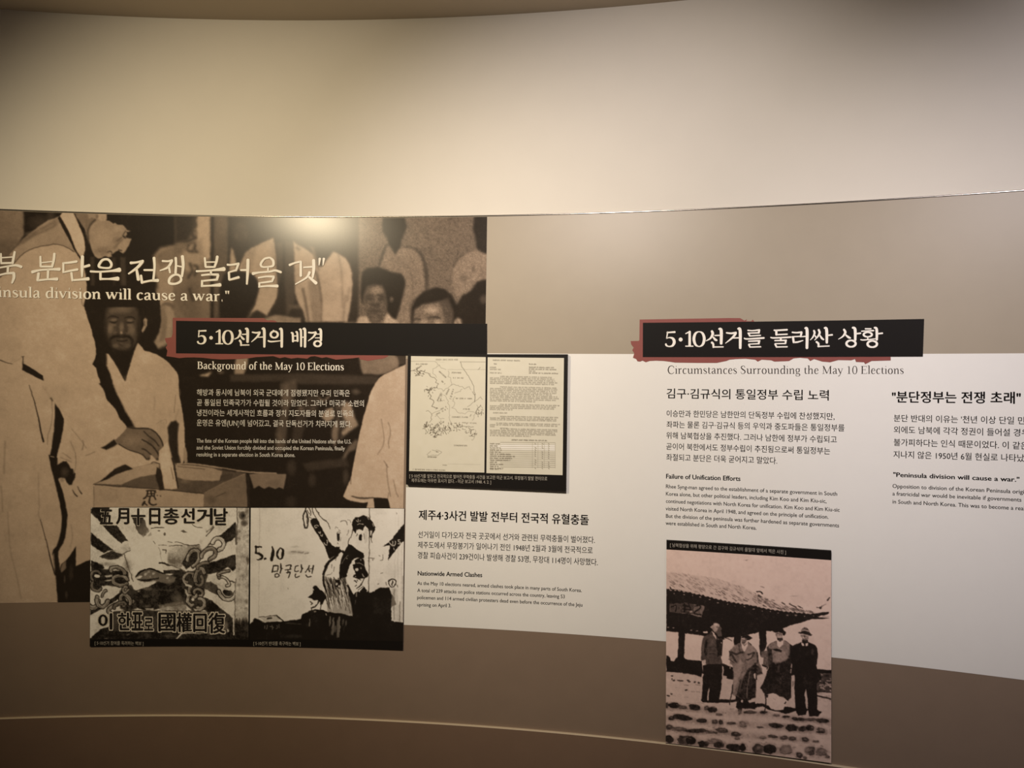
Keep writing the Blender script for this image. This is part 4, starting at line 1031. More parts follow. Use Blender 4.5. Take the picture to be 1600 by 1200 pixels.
TITLE_B = [
    (980, 490, 10, [
        [(622, 298, 22), (680, 292, 24), (745, 288, 30)], [(632, 286, 20), (616, 390, 16)], [(614, 390, 12), (660, 374, 18), (715, 392, 38), (735, 445, 46), (710, 498, 34), (658, 514, 18), (615, 500, 26), (604, 476, 30)],
        ['o'] + [(835 + 15 * math.cos(t), 405 + 15 * math.sin(t), 31) for t in np.linspace(0, 2 * math.pi, 13)[:-1]],
        [(976, 280, 36), (976, 505, 40)], [(912, 314, 14), (962, 290, 24)], [(912, 509, 18), (1030, 509, 18)],
        ['o', (1123, 283, 16), (1066, 312, 36), (1042, 396, 44), (1066, 482, 36), (1123, 514, 16), (1180, 482, 36), (1204, 396, 44), (1180, 312, 36)],
        [(1322, 273, 36), (1336, 318, 42), (1300, 385, 28), (1232, 427, 12)], [(1335, 358, 18), (1375, 405, 36), (1402, 418, 26)], [(1366, 342, 18), (1440, 340, 22)], [(1432, 240, 28), (1468, 262, 48), (1468, 470, 42)],
        [(1320, 450, 34), (1344, 475, 32), (1345, 528, 28)], [(1338, 522, 20), (1502, 520, 18)]]),
    (1120, 490, 10, [
        [(150, 300, 22), (220, 308, 28), (302, 298, 32)], [(296, 306, 38), (250, 370, 32), (136, 463, 12)], [(255, 382, 18), (345, 378, 20)], [(330, 238, 28), (364, 260, 48), (366, 540, 40)],
        [(485, 262, 22), (560, 266, 20), (668, 254, 26)], [(662, 255, 34), (656, 302, 30)], [(485, 305, 20), (655, 300, 22)], [(495, 308, 28), (515, 348, 26)], [(508, 350, 20), (685, 340, 20)],
        [(428, 385, 20), (480, 396, 24), (738, 380, 28)], [(495, 432, 20), (672, 425, 26)], [(662, 425, 34), (655, 472, 30)], [(498, 478, 18), (660, 470, 20)], [(500, 484, 28), (520, 524, 26)], [(512, 523, 20), (688, 518, 20)],
        [(895, 255, 20), (920, 262, 26), (1100, 252, 26)], [(930, 262, 36), (930, 332, 34)], [(925, 330, 20), (1102, 322, 22)], [(842, 372, 20), (900, 380, 24), (1158, 368, 26)], [(1000, 378, 32), (1000, 424, 28)],
        [(905, 422, 20), (1088, 418, 26)], [(1078, 420, 32), (1072, 468, 28)], [(910, 470, 18), (1075, 468, 20)], [(910, 475, 28), (935, 524, 28)], [(926, 522, 20), (1102, 518, 20)],
        [(1178, 292, 24), (1240, 298, 24), (1328, 290, 30)], [(1324, 293, 34), (1310, 362, 28)], [(1175, 362, 20), (1310, 355, 20)], [(1190, 364, 36), (1202, 452, 32)], [(1195, 448, 22), (1260, 445, 26), (1348, 420, 14)], [(1322, 360, 16), (1392, 356, 20)],
        [(1378, 230, 28), (1410, 254, 46), (1408, 540, 42)]]),
    (1260, 490, 8, [
        [(94, 212, 24), (102, 245, 26), (80, 295, 18), (48, 330, 8)], [(100, 265, 12), (124, 300, 20)], [(152, 202, 26), (166, 240, 28), (140, 290, 20), (102, 332, 8)], [(165, 265, 14), (190, 305, 26), (216, 326, 18)],
        [(225, 180, 22), (252, 198, 36), (255, 365, 30)], [(265, 272, 18), (325, 265, 20)], [(124, 352, 24), (150, 375, 26), (150, 414, 22)], [(142, 411, 16), (287, 405, 14)],
        [(468, 198, 26), (486, 235, 30), (455, 285, 20), (400, 320, 8)], [(485, 260, 16), (525, 295, 28), (552, 306, 18)], [(575, 176, 22), (608, 196, 36), (610, 332, 30)], [(620, 252, 18), (678, 245, 20)],
        ['o'] + [(558 + 57 * math.cos(t), 375 + 40 * math.sin(t), 20 + 9 * abs(math.cos(t))) for t in np.linspace(0, 2 * math.pi, 17)[:-1]],
        [(735, 190, 16), (808, 190, 16)], [(688, 220, 14), (842, 212, 18)], ['o'] + [(767 + 52 * math.cos(t), 262 + 28 * math.sin(t), 16 + 9 * abs(math.cos(t))) for t in np.linspace(0, 2 * math.pi, 17)[:-1]], [(767, 295, 16), (767, 322, 16)], [(678, 325, 14), (720, 330, 16), (872, 314, 12)],
        [(848, 176, 20), (878, 196, 34), (880, 328, 28)], [(890, 252, 18), (952, 245, 20)], ['o'] + [(823 + 59 * math.cos(t), 380 + 39 * math.sin(t), 20 + 9 * abs(math.cos(t))) for t in np.linspace(0, 2 * math.pi, 17)[:-1]]]),
]


def title_board(corners, strokes, red, label):
    Q = quad_uz(corners, OFF_BLACK)
    c = Q.mean(0)
    root = holder('title_board', label, 'title sign', tuple(wall(c[0], Q[:, 1].min(), OFF_BLACK0)))
    brush_mark(red, root)
    slab('board_face', Q, OFF_BLACK0, OFF_BLACK, M_BLACK, root, 40)
    L = Lettering(OFF_BLACK + 0.3 * MM)
    for a in strokes:
        L.view(*a)
    L.build('title_lettering', M_IVORY, root)
    return root


title_board([(275, 501.2), (761, 505.8), (761, 556), (275, 551.9)], TITLE_A,
            [(270, 496.5), (330, 496.8), (412, 497), (415.5, 499.3), (418, 500.6), (424, 500.2), (430, 501), (440, 510), (605, 545), (606.5, 556.5), (600, 560), (585, 562.2), (575, 564), (562.5, 561.5), (561, 558.5), (550, 560), (535, 561), (525, 562), (510, 558), (503, 559.3), (492, 556.4), (485, 557.2), (480, 560.5), (465, 559), (455, 560.3), (445, 558), (437, 559.6), (427, 556.4), (415, 557.2), (400, 558), (390, 559.6), (375, 561), (360, 561.3), (345, 561.6), (330, 560.6), (317, 559), (303, 558.4), (290, 558.6), (280, 559.6), (272, 558.2), (260, 556.6), (261.5, 548), (259, 543), (261.5, 538.6), (259, 534), (257.4, 528.6), (268, 527), (270, 520)],
            'black title board with white Korean lettering overlapping the mural, red brush mark behind')
title_board([(1004.5, 504.3), (1444, 498.3), (1442, 557), (1004.3, 557.8)], TITLE_B,
            [(999.4, 499.3), (1060, 498.2), (1140, 496.9), (1156.5, 497), (1160, 499), (1163, 501), (1167, 498.8), (1166, 501.8), (1174, 501.8), (1176, 499.2), (1178, 501.6), (1180, 504), (1391.5, 545), (1391.8, 563.2), (1362, 564), (1352, 569), (1350, 566), (1337.5, 565.5), (1336, 561), (1330, 563), (1310, 562.6), (1297, 566), (1285, 565), (1272, 561), (1266, 564), (1262, 560), (1250, 559), (1240, 560), (1233, 564), (1228, 564.3), (1210, 565), (1205, 563), (1190, 562), (1184, 565), (1180, 562), (1165, 560.5), (1150, 561), (1140, 562), (1135, 564), (1120, 567), (1090, 567), (1055, 566.5), (1045, 565), (1037, 564), (1025, 563.5), (1015, 564), (1009, 566), (1004, 563.5), (1000, 565), (996, 564.5), (994, 561), (989, 559), (989.7, 556.5), (991, 552), (988, 547), (990.2, 543), (986.3, 538), (985.3, 533), (998, 532.6), (999, 531.4)],
            'long black title board with white Korean lettering above the white panel, red brush mark behind')

# ------------------------------------------------------------------ black board with the two old posters
M_PRINT = mat('matt_photo_print', (0, 0, 0), 0.42, spec=0.2, attr=True)
M_BOARD = mat('black_display_board', srgb((26, 23, 21)), 0.45, spec=0.15)
RAMP_POSTER = [(0, (24, 20, 17)), (.1, (34, 29, 25)), (.5, (134, 126, 118)), (.8, (238, 234, 230)), (1, (252, 250, 248)), (1.2, (254, 253, 252))]
OFF_P0, OFF_P1 = OFF_WHITE + 0.4 * MM, OFF_WHITE + 4.5 * MM
OFF_PP = OFF_P1 + 0.3 * MM


def paint_vote_poster(p):
    P, L, O, G = p.poly, p.line, p.spot, p.glow
    K = .1
    P([(142, 795), (150, 790), (172, 788), (166, 818), (157, 816.5), (149, 808), (142, 801)], .13, 2)
    P([(160.5, 821), (183, 821), (192, 834), (200, 845), (194.5, 845), (190, 849), (184, 845), (176, 838), (168, 829)], .13, 1.5)
    P([(142, 832), (156, 844), (166, 851), (177, 859.5), (168, 862), (162, 864), (150, 856), (142, 851)], .12, 1.2)
    P([(205, 806), (222, 806), (229, 822), (233, 830), (229, 836), (224, 839), (217, 834), (211, 822)], .13, 1.6); P([(229, 838), (235.5, 831.5), (237.5, 836.5)], .13, 1)
    P([(142, 876), (152, 879), (160, 883), (163, 888), (158, 892), (142, 891)], .14, 1.4)
    P([(368, 816), (369.5, 822), (370, 838), (362, 844), (352, 849), (348, 843), (340, 843), (330, 850), (322, 856), (332, 845), (348, 833)], .12, 1.4)
    P([(367.5, 866), (369, 876), (369, 888), (364, 893), (356, 886), (345, 893), (330, 897), (318, 900), (312, 886), (322, 881), (345, 874)], .12, 1.6)
    P([(318, 910), (330, 909), (339, 914), (343, 924), (341, 930), (330, 925), (318, 920)], .26, 2)
    P([(320, 933), (330, 938), (345, 950), (364, 966), (364, 985), (362, 996), (352, 975), (342, 962), (326, 957), (316, 950)], .14, 2)
    P([(141, 954), (150, 948), (160, 944), (176, 934), (186, 926), (192, 922), (190, 934), (176, 942), (162, 950), (141, 961)], .12, 1.6)
    P([(270, 865), (285, 850), (312, 852), (318, 866), (300, 872), (286, 882), (278, 890), (262, 882), (262, 853)], .55, 3); P([(262, 853), (280, 853), (282, 880), (270, 882), (262, 876)], .50, 3); G(270, 876, 9, 6, .30, .8)
    G(255, 845, 60, 40, .86, .8)
    P([(196, 862), (206, 854), (222, 848), (250, 846), (254, 870), (257, 900), (240, 896), (226, 894), (216, 896), (212, 908), (206, 893)], .88, 1.2)
    L([(194, 866), (200, 884), (204, 898), (208, 908)], 1.2, .3, 1.2); L([(248, 855), (252, 872), (256, 888)], 1.2, .52, 2)
    P([(156, 869.5), (164, 865.5), (176, 861), (190, 857), (188, 863), (191, 868), (182, 873), (170, 875), (160, 873)], .17, 3); P([(176, 862), (200, 847), (205, 858), (192, 866)], .72, 2); G(170, 882, 18, 4, .5, .6)
    L([(156, 869.5), (176, 861.5)], 1, .12, .8); L([(190, 866.5), (204, 860)], 1, .2, .8)
    # the great glowing eye-shaped sheet and lines round it
    P([(234, 826), (250, 818), (285, 814), (312, 820), (320, 834), (314, 848), (300, 852), (270, 848), (245, 846)], .90, 6)
    P([(281, 829.5), (287, 827), (293, 832), (287, 832.5)], .42, 1.6)
    for q, w in (([(273, 847), (282, 848), (296, 852), (311, 851)], 1), ([(264, 852.5), (285, 852.5)], 1), ([(236, 826), (244, 824), (256, 824)], 1.4), ([(300, 819), (304, 822), (316, 824)], 1), ([(322, 838), (334, 824)], 1.2), ([(248, 851.5), (260, 851.5)], .8), ([(254, 859), (259, 859), (259, 864)], 1.4), ([(262, 846), (268, 847)], .8)):
        L(q, w, .2, 1)
    O(257, 834, 2, 3, .4); O(248, 829, 2, 1.6, .5); G(314, 846, 4, 5, .6, .7); L([(323, 831), (330, 826), (333, 822)], 2, .5, 2); L([(240, 846), (242, 850)], 1.4, .4, 1)
    # fist, cuff and arm
    P([(207, 921), (216, 922), (228, 918), (246, 909), (258, 902), (270, 897), (281, 889), (288, 896), (287, 915), (288, 935), (290, 945), (262, 948), (240, 953), (224, 954), (213, 948), (206, 938), (203, 930)], .13, 2)
    P([(214, 899), (222, 893), (232, 890), (242, 892), (252, 896), (266, 899), (276, 902), (272, 909), (256, 911), (240, 908), (226, 911), (216, 908)], .42, 3)
    for q, w in (([(211, 905), (214, 899), (220, 893), (230, 890), (239, 890), (249, 894), (258, 897)], [2, 3, 3, 2.6, 2.6, 2.6, 2]), ([(250, 879), (256, 880), (266, 884), (276, 888), (284, 891)], [3, 3.6, 2.4, 1.6, 1.6]), ([(214, 905), (224, 907), (236, 906), (248, 904)], [2, 3, 3, 3])):
        L(q, w, .1, 1)
    P([(255, 891), (270, 890), (283, 892), (284, 898), (268, 896), (256, 897)], .13, 2)
    P([(251, 881), (270, 885), (282, 890), (270, 890), (256, 889)], .74, 1.6); P([(214, 902), (219, 899), (223, 900), (218, 905), (214, 905)], .74, 1.4)
    P([(204, 896), (208, 904), (214, 912), (219, 916), (232, 912), (243, 908), (226, 910), (216, 907), (210, 900)], .76, 1.2)
    for c in ((232, 894), (240, 896), (262, 903), (228, 897)):
        G(c[0], c[1], 3.5, 2.5, .72, .8, -20)
    G(262, 908, 14, 5, .52, .7); G(231, 920, 9, 3, .45, .8); G(217, 924, 3, 2, .7, .8); G(275, 930, 10, 14, .30, .7); G(228, 932, 6, 4, .36, .7); G(262, 922, 12, 3, .30, .6); G(280, 938, 8, 12, .34, .7); G(220, 940, 4, 4, .4, .6); G(230, 947, 8, 3, .34, .7)
    P([(248, 946), (270, 942), (286, 940), (292, 950), (286, 956), (250, 956)], .55, 4, .8)
    P([(226, 950.5), (240, 950.5), (240, 953.5), (228, 953.5)], .66, 1)

    def link(cx, cy, rx, ry, rot, a0=0, a1=360, w=4.4, t=.6):
        th = np.radians(np.linspace(a0, a1, 20 if a1 - a0 >= 360 else 12))
        c, s = math.cos(math.radians(rot)), math.sin(math.radians(rot))
        x, y = rx * np.cos(th), ry * np.sin(th)
        q = np.column_stack([cx + c * x - s * y, cy + s * x + c * y])
        L(q, w + 2.2, .1, 1, 1, False); L(q, w * .9, t, 1.2, 1, False)
        L(q + np.array([.5, .6]), w * .28, t - .2, 1.2, .6, False)
    # chain on the left
    G(201, 884, 11, 16, .5, .6); P([(192, 915), (205, 914), (214, 932), (214, 950), (200, 958), (188, 950), (184, 930)], .17, 4); P([(142, 893), (170, 889), (176, 894), (198, 893), (202, 908), (190, 918), (160, 914), (142, 918)], .15, 3)
    P([(281, 888), (294, 896), (318, 882), (324, 900), (317, 932), (322, 950), (306, 958), (290, 946), (284, 918)], .17, 3)
    P([(143, 892), (165, 890), (200, 894), (196, 918), (178, 912), (160, 916), (148, 924), (143, 916)], .14, 2)
    link(184, 893, 12, 6, 20, 150, 400); link(188, 907, 12, 7.5, 5, 30, 340); link(151, 914, 8, 9, 0, 40, 220, 3.4, .52); link(150, 900, 8, 8, 0, 130, 330, 3.4, .5)
    O(152, 900, 4.5, 2.6, .82); P([(163, 900), (176, 898), (176, 901), (166, 903)], .66, 1); P([(163, 907), (174, 906), (174, 908), (165, 909)], .66, 1)
    link(144, 938, 9, 12, -20, 20, 200, 6); link(160, 936, 9, 12, 8, 10, 190, 5.4); link(165, 932, 5, 9, 5, 180, 260, 3)
    link(202, 930, 5, 12, -20, 60, 250, 4.6); link(196, 938, 7, 10, -30, 150, 420, 5); link(182, 950, 14, 5, -24, 150, 330, 4.4, .6); link(187, 946, 10, 4, -24, 170, 380, 3, .5)
    link(196, 921, 4, 5, 0, 0, 300, 3)
    # chain on the right
    P([(284, 880), (296, 860), (306, 857), (312, 864), (306, 880), (290, 890)], .13, 1.6)
    link(302, 872, 8.5, 14, 22, 150, 420, 5); link(326, 866, 8, 12, 62, 100, 370, 5); link(341, 850, 9, 9, 30, 160, 410, 5.6, .74)
    link(294, 902, 9, 6, -35, 130, 400, 4); link(312, 900, 7, 12, 10, 120, 330, 5, .56); link(311, 907, 6, 8, 0, -60, 140, 3.4, .5); link(320, 884, 12, 4, -14, 170, 300, 4, .55)
    link(301, 925, 5, 9, -20, 40, 250, 4.4); link(310, 926, 7, 5, 20, 150, 420, 3.6); link(298, 938, 5, 8, -15, 70, 290, 4.4); link(313, 943, 7, 8, 0, -110, 130, 5); O(301.5, 937, 2.6, 2.2, .82)
    P([(286, 908), (292, 912), (301, 916), (299, 919), (290, 915)], .72, 1); P([(288, 920), (291, 922), (296, 930), (293, 932), (289, 926)], .68, 1); P([(302, 950), (310, 953), (318, 950), (312, 955), (305, 955)], .68, 1)
    link(355, 922, 13, 15, -30, 40, 200, 5.4, .74); O(356, 926, 8, 5, .14, 10); link(350, 908, 10, 4.5, 38, 170, 400, 3.4, .72); link(352, 896, 12, 3, -12, 150, 300, 3, .6); L([(336, 911), (344, 914), (352, 920), (362, 921)], 3, .74, 1)
    L([(366, 910), (360, 908)], 1.6, .2, 1)
    # photographed edge of the sheet
    P([(370.5, 788), (391, 788), (391, 1002), (366, 1002), (367, 950)], .68, 1.5)
    for i in range(90):
        x, y = p.rng.uniform(371, 388), p.rng.uniform(795, 985)
        G(x, y, p.rng.uniform(1, 5), p.rng.uniform(1.5, 7), p.rng.choice([.5, .58, .8]), .5)
    G(379, 806, 6, 8, .16, 1); G(381, 818, 6, 6, .24, .9); G(387, 876, 3, 8, .3, .8)
    L([(370, 793), (371, 815), (370, 850)], 1, .3, 1.4); L([(368, 905), (367, 950), (367, 980)], 1, .3, 1.4); L([(368.5, 850), (369, 832)], 1.4, .2, 1)
    for i in range(60):
        x = p.rng.uniform(366, 390)
        P([(x, 965 + p.rng.uniform(0, 14)), (x + 2.4, 965 + p.rng.uniform(0, 14)), (x + 3, 1002), (x - 1, 1002)], .14, 2.5, .6)
    # black ground under the slogan
    P([(138, 1002), (140, 998), (149, 990), (157, 983), (172, 978), (176, 985), (196, 985), (240, 986), (276, 986), (284, 990), (350, 990), (362, 985), (364, 992), (392, 996), (392, 1002)], .11, 1.4)
    P([(170, 962), (178, 955), (200, 954), (250, 954), (246, 986), (172, 986)], .18, 2); P([(246, 955), (300, 954), (322, 956), (356, 966), (354, 990), (246, 988)], .22, 2); P([(275, 997), (284, 988), (286, 990), (277, 997.6)], .74, 1)
    G(352, 978, 5, 8, .5, .8); G(200, 991, 4, 1.6, .5, .8); G(212, 988, 6, 1.4, .7, .9); G(262, 994, 18, 3, .26, .7); G(166, 998, 5, .8, .5, .8)
    p.warp(.5, 2.6, 31)
    p.warp(.7, 7.0, 33)
    p.a += .045 * p.noise(1.6, 1) + (.05 * p.noise(4, 2) + .07 * p.noise(11, 5)) * np.clip(1.5 - np.abs(p.a - .5) * 2.2, .35, 1)


def paint_protest_poster(p):
    P, L, O, G = p.poly, p.line, p.spot, p.glow
    K = .09
    for x, t, a in ((405, .66, .8), (576.8, .3, .9), (617, .7, .6), (622, .7, .7), (628, .68, .8)):
        L([(x + .8, 790), (x, 880), (x - 1.2, 970)], 1.1, t, 1.4, a, False)
    G(465, 863, 22, 4, .66, .9); G(461, 854, 10, 2, .68, .8)
    for q in ([(455, 862), (462, 862)], [(466, 863), (472, 864), (474, 862)], [(477, 865), (482, 864)]):
        L(q, 1.2, .5, 1.6)
    # floor and desk
    P([(390, 975), (396, 970), (398, 966), (404, 968), (410, 972), (438, 971), (446, 970.5), (470, 967.5), (473, 960), (478, 958.5), (483, 954), (493, 952), (504, 953), (516, 956), (524, 958), (560, 968), (605, 970), (614, 971), (640, 974), (640, 1010), (388, 1010)], .085, 1.6)
    P([(411, 969.5), (405, 964), (432, 962), (438, 968), (432, 970), (412, 972)], .70, 1); L([(405, 964), (432, 962)], .9, .25, 1); L([(432, 962), (446, 973)], [1.2, 2], .1, 1); L([(418, 966.5), (423, 966)], 2.6, .2, 1)
    for q in ([(414, 978), (414, 982)], [(418, 977), (417, 983)], [(422, 979), (427, 980)], [(425, 977), (426, 983)], [(433, 977), (434, 980), (432, 982)], [(436, 976), (437, 981)]):
        L(q, 1.2, .34, 1.3)
    L([(447, 974), (470, 975)], 2, .24, 2, .8); G(460, 994, 24, 4, .17, .8)
    # crowned policeman below
    P([(489, 919), (490.5, 916), (493, 915.4), (496, 917), (503, 923), (510, 931), (510, 934), (505, 940), (503.5, 944), (500.5, 945), (500, 940), (496, 937.5), (492, 938.5), (487, 936), (481.2, 932.5), (487, 929), (488.5, 925)], K, .9); O(489.5, 921.5, 1, 1.4, .7)
    L([(499, 938), (496, 943), (491, 948), (486.5, 949.5)], [1.4, 2, 2, 2], .1, .9); L([(485, 940), (488, 942), (486, 944)], 1.6, .2, .9); L([(487, 950), (487.5, 954)], 1.2, .15, .9); L([(502, 944), (500.5, 952)], 1.2, .2, .9)
    P([(472, 1000), (471, 962), (478, 957), (486, 953.5), (494, 952), (504, 953), (518, 958), (526, 964), (526, 1000)], K, 1); O(492, 955.5, 2, 1.2, .5); O(509.7, 960, .8, 2, .6); L([(484.5, 968), (483.5, 978)], 1.6, .36, 1.2)
    # ring and raised hand
    L([(478, 794), (474.5, 806), (476, 821), (479, 825), (481.5, 818), (480, 803), (477, 797)], 2, .12, .9); L([(479, 800), (480, 818)], 1, .3, .8)
    for q, w in (([(482.5, 793), (486, 800), (485, 806)], 1), ([(487, 793), (490, 803), (493, 808)], 1), ([(492, 793), (497, 801), (500, 806), (506, 812), (510, 815)], 1.2), ([(510, 815), (513, 819), (515.5, 826)], .9), ([(480, 797), (484, 803)], 1), ([(483, 808), (487, 810)], .8)):
        L(q, w, .16, .9)
    # raised sleeve with letters
    P([(484.5, 813), (489, 810.5), (494, 809), (498, 814), (500, 821), (505, 829), (510, 838), (513, 845), (519, 852), (524, 854.5), (531, 855), (530, 862), (524, 868), (515, 873), (511, 866), (509, 856), (504, 848), (497, 836), (491, 828), (487, 820)], K, .9)
    for q in ([(491.5, 822), (493, 825), (495, 824.5)], [(492, 821.5), (495, 821), (497.5, 822)], [(498, 831), (500, 833.5), (501, 830.5)], [(501, 836), (503, 838), (504, 835)], [(506, 848), (509, 851.5), (511.5, 851)], [(511, 844), (511.5, 849)]):
        L(q, 1.3, .74, .8)
    # shouting man
    P([(526, 834), (531, 833.5), (530.5, 843), (529, 846), (526.5, 845)], .13, .8); L([(526.5, 833), (529, 831), (532, 833)], 1, .4, 1)
    for q, w in (([(532, 815), (538, 813.5), (541, 815), (542.5, 820)], 1.2), ([(524, 826), (525, 823), (528, 825)], .9), ([(529, 828), (532, 830)], .9), ([(527, 848), (528, 850)], 1), ([(543, 812), (546, 813), (548, 817)], .8), ([(545, 828), (543, 836)], .8), ([(531, 846), (533, 840)], .7)):
        L(q, w, .35, 1, .8)
    P([(529.5, 862), (531, 858), (534, 860), (537, 860), (539, 863), (537.5, 865), (534, 862.5), (531, 864.5)], .1, .8)
    # man in the cap behind him
    P([(552, 812), (556, 808.5), (562, 807), (568, 805), (574, 807.5), (580, 813), (584.5, 820), (587, 824), (585, 829), (582.5, 834), (581, 841), (577, 838.5), (576.5, 831), (574, 825), (570.5, 822), (568.5, 825), (567, 829), (562, 827), (558, 828), (555.5, 833), (553.5, 830), (551, 827), (550, 820)], K, .9)
    for q in ([(557, 813), (558.5, 815)], [(559.5, 811), (559.5, 816)], [(563, 813), (562, 815)], [(559, 820), (563, 818.5), (568, 819)], [(574, 808), (576, 812)], [(582, 818), (584, 822)]):
        L(q, 1, .7, .8)
    P([(560, 835.5), (565, 834.5), (566, 843), (564, 845.5), (561.5, 844)], .13, .8); L([(577.5, 828), (581, 828), (581.5, 834), (579, 838)], 1.2, .2, .8); P([(577.8, 829), (581, 829), (580.5, 836), (578.5, 837)], .72, 1)
    for q, w in (([(551, 828), (549.5, 836), (546, 841), (544.5, 846), (544, 850)], 1.2), ([(569, 834), (570, 842)], .9), ([(558, 833), (557, 837)], .9), ([(572, 838), (572, 846)], .8), ([(580, 840), (581, 848)], 1)):
        L(q, w, .25, 1, .85)
    P([(570, 826), (575, 827), (574, 846), (570, 848)], .72, 2)
    P([(544, 850), (548, 851), (554, 855.5), (560, 860), (564, 862.5), (568, 865), (569.5, 872), (566, 873.5), (560, 872), (554, 872.5), (550, 876), (546, 883), (543.5, 892), (542, 900), (538, 906), (530, 905), (530, 890), (532.5, 875), (536, 865), (541, 857)], K, 1)
    L([(544, 868), (538, 874), (534, 881)], .8, .4, .8); O(542, 872.5, 1, .8, .6)
    # jacket front, trousers with long pen strokes
    L([(530, 862), (524, 870), (516, 876), (510, 884), (507, 893), (505.5, 903), (506.5, 913), (510, 924), (516, 932), (524, 940), (534, 952)], [4, 4, 4, 4, 4, 3.4, 3, 3, 4, 4, 4], .09, 1)
    P([(506, 898), (512, 902), (520, 908), (530, 905), (540, 902), (545, 915), (546, 930), (549, 944), (552, 962), (530, 960), (512, 956), (512, 930)], .60, 2)
    for i in range(46):
        t = p.rng.uniform(0, 1)
        x0, x1 = 508 + 34 * t + p.rng.normal(0, 1), 514 + 36 * t
        y0 = p.rng.uniform(896, 925)
        y1 = y0 + p.rng.uniform(14, 34)
        if y1 > 959:
            continue
        L([(x0, y0), ((x0 + x1) / 2 + p.rng.normal(0, 1), (y0 + y1) / 2), (x1, y1)], [.5, p.rng.uniform(.8, 1.9), .5], p.rng.choice([.1, .12, .2]), .9, .9)
    for i in range(16):
        t = p.rng.uniform(0, 1)
        x, y = 514 + 30 * t, p.rng.uniform(908, 940)
        L([(x, y), (x + 3, y + 16)], [1.6, .6], .78, 1)
    P([(518, 880), (526, 872), (530, 870), (529.5, 890), (530, 902), (524, 906), (516, 902), (511, 897), (511, 889)], .80, 1.6)
    for q in ([(519, 882), (518, 888)], [(511, 899), (516, 897), (518, 894)], [(522, 886), (521, 893)], [(525, 870), (524, 876)]):
        L(q, 1, .3, 1, .7)
    O(528, 912, 4.6, 6, .12); O(526, 912, 1.6, 2, .7); O(530, 916, 1.4, 2, .7); L([(522, 902), (525, 908), (531, 907), (532, 902)], 1.4, .1, .9)
    P([(512, 956), (524, 958), (534, 958), (545, 962), (552, 962), (560, 972), (524, 972), (512, 965)], K, 1)
    for x, y, h, t in ((516, 964, 14, .42), (521, 966, 26, .44), (530, 965, 30, .48), (528, 970, 26, .36), (519, 980, 12, .3), (536, 968, 10, .24), (541, 970, 8, .28), (538, 976, 14, .16), (524, 978, 10, .3)):
        L([(x, y), (x - .5, y + h / 2), (x - 1, y + h)], [2, 3.4, 1], t, 2, .9)
    # policeman at the front
    P([(554, 876), (557, 873.5), (562, 872), (566, 873.5), (569, 874), (569.5, 884), (573, 891), (576, 897.5), (574, 902), (569, 904), (566, 902.5), (561, 905), (555, 903.5), (551, 901.5), (552.5, 898.5), (555.5, 897), (554, 892), (551.5, 886), (551.5, 883), (555, 881)], K, .9)
    O(557.3, 890.3, 2.4, 2.4, .74); L([(557, 880), (562, 880), (567, 883)], 1, .6, .8); L([(566, 897), (569, 901)], 1.2, .7, .8); O(555, 901, 1, .8, .7); O(564, 875, .9, .9, .7); O(563.5, 887, 1, .8, .5)
    for q, w in (([(570, 903), (567, 909), (562, 916), (557, 919)], [1, 1.6, 2, 1.6]), ([(553.5, 908), (556, 908), (557, 910)], 2), ([(554, 916), (557, 915)], 1), ([(558, 906), (559, 907)], 1), ([(562, 905), (564, 906)], 1), ([(560, 922), (566, 917), (568, 915)], 1), ([(543, 914), (547, 922), (552, 930)], 2)):
        L(q, w, .15, .9)
    P([(544, 912), (548, 922), (552, 930), (555, 926), (560, 923.5), (562, 926), (566, 920), (569, 916), (572, 921), (575.5, 924), (576, 914), (577, 927), (584, 924), (590, 919.5), (594, 918), (608, 918), (611, 925), (616, 936), (619.6, 944), (614, 947.5), (611.5, 951), (611, 970.5), (640, 974), (640, 1010), (545, 1010), (551, 962), (549, 944), (545, 930)], K, .9)
    L([(557.5, 926), (557, 932)], 1.6, .55, 1); O(574, 923.5, 1.2, .9, .7); L([(549, 948), (551, 960)], 1.4, .5, 1); L([(545, 944), (547, 958)], 1.2, .34, 1); L([(556, 938), (555, 944)], 1, .3, 1)
    L([(608, 907), (607, 912), (609.5, 916.5), (614, 917), (618, 913), (617.5, 907), (613, 905)], 1.6, .12, .9, 1, True, True); L([(613, 908), (612.5, 914)], 2, .15, .9)
    # sleeve coming in from the right, small handwriting
    P([(597.5, 854), (602, 851), (607, 847.5), (614, 840), (620, 832), (628, 822), (634, 817), (634, 844), (626, 849), (622, 856), (616, 863), (610, 870), (607.5, 876), (607, 868), (609.5, 852.5), (604, 852.5)], K, .9)
    for q in ([(613, 846), (614, 852), (617, 852), (618, 846)], [(625, 843.5), (622.5, 844), (623, 846.5), (625.5, 847), (625, 849.5), (622, 849.5)], [(607, 846), (613, 853)], [(628.5, 847.5), (628.8, 848)], [(615, 856), (616, 859)]):
        L(q, 1.2, .74, .8)
    for q in ([(576.5, 872), (576.5, 877)], [(577, 872), (582, 872), (582, 876)], [(584, 872), (584, 874)], [(592, 868), (594, 869)], [(598, 867), (598, 874)], [(594, 876), (598, 875)], [(594.5, 896), (598, 895)], [(619, 801), (619.4, 803)], [(590, 913), (592, 912)], [(603, 910), (603.5, 914)], [(620, 914), (621, 917)]):
        L(q, 1, .36, 1.1, .9)
    P([(612, 918), (620, 920), (625, 972), (612, 970)], .66, 3, .6); L([(616, 922), (616, 968)], 1.6, .48, 2.4, .8); L([(625, 940), (624.5, 970)], 2, .45, 2, .8); L([(630, 900), (629, 970)], 1.2, .5, 1.4, .8)
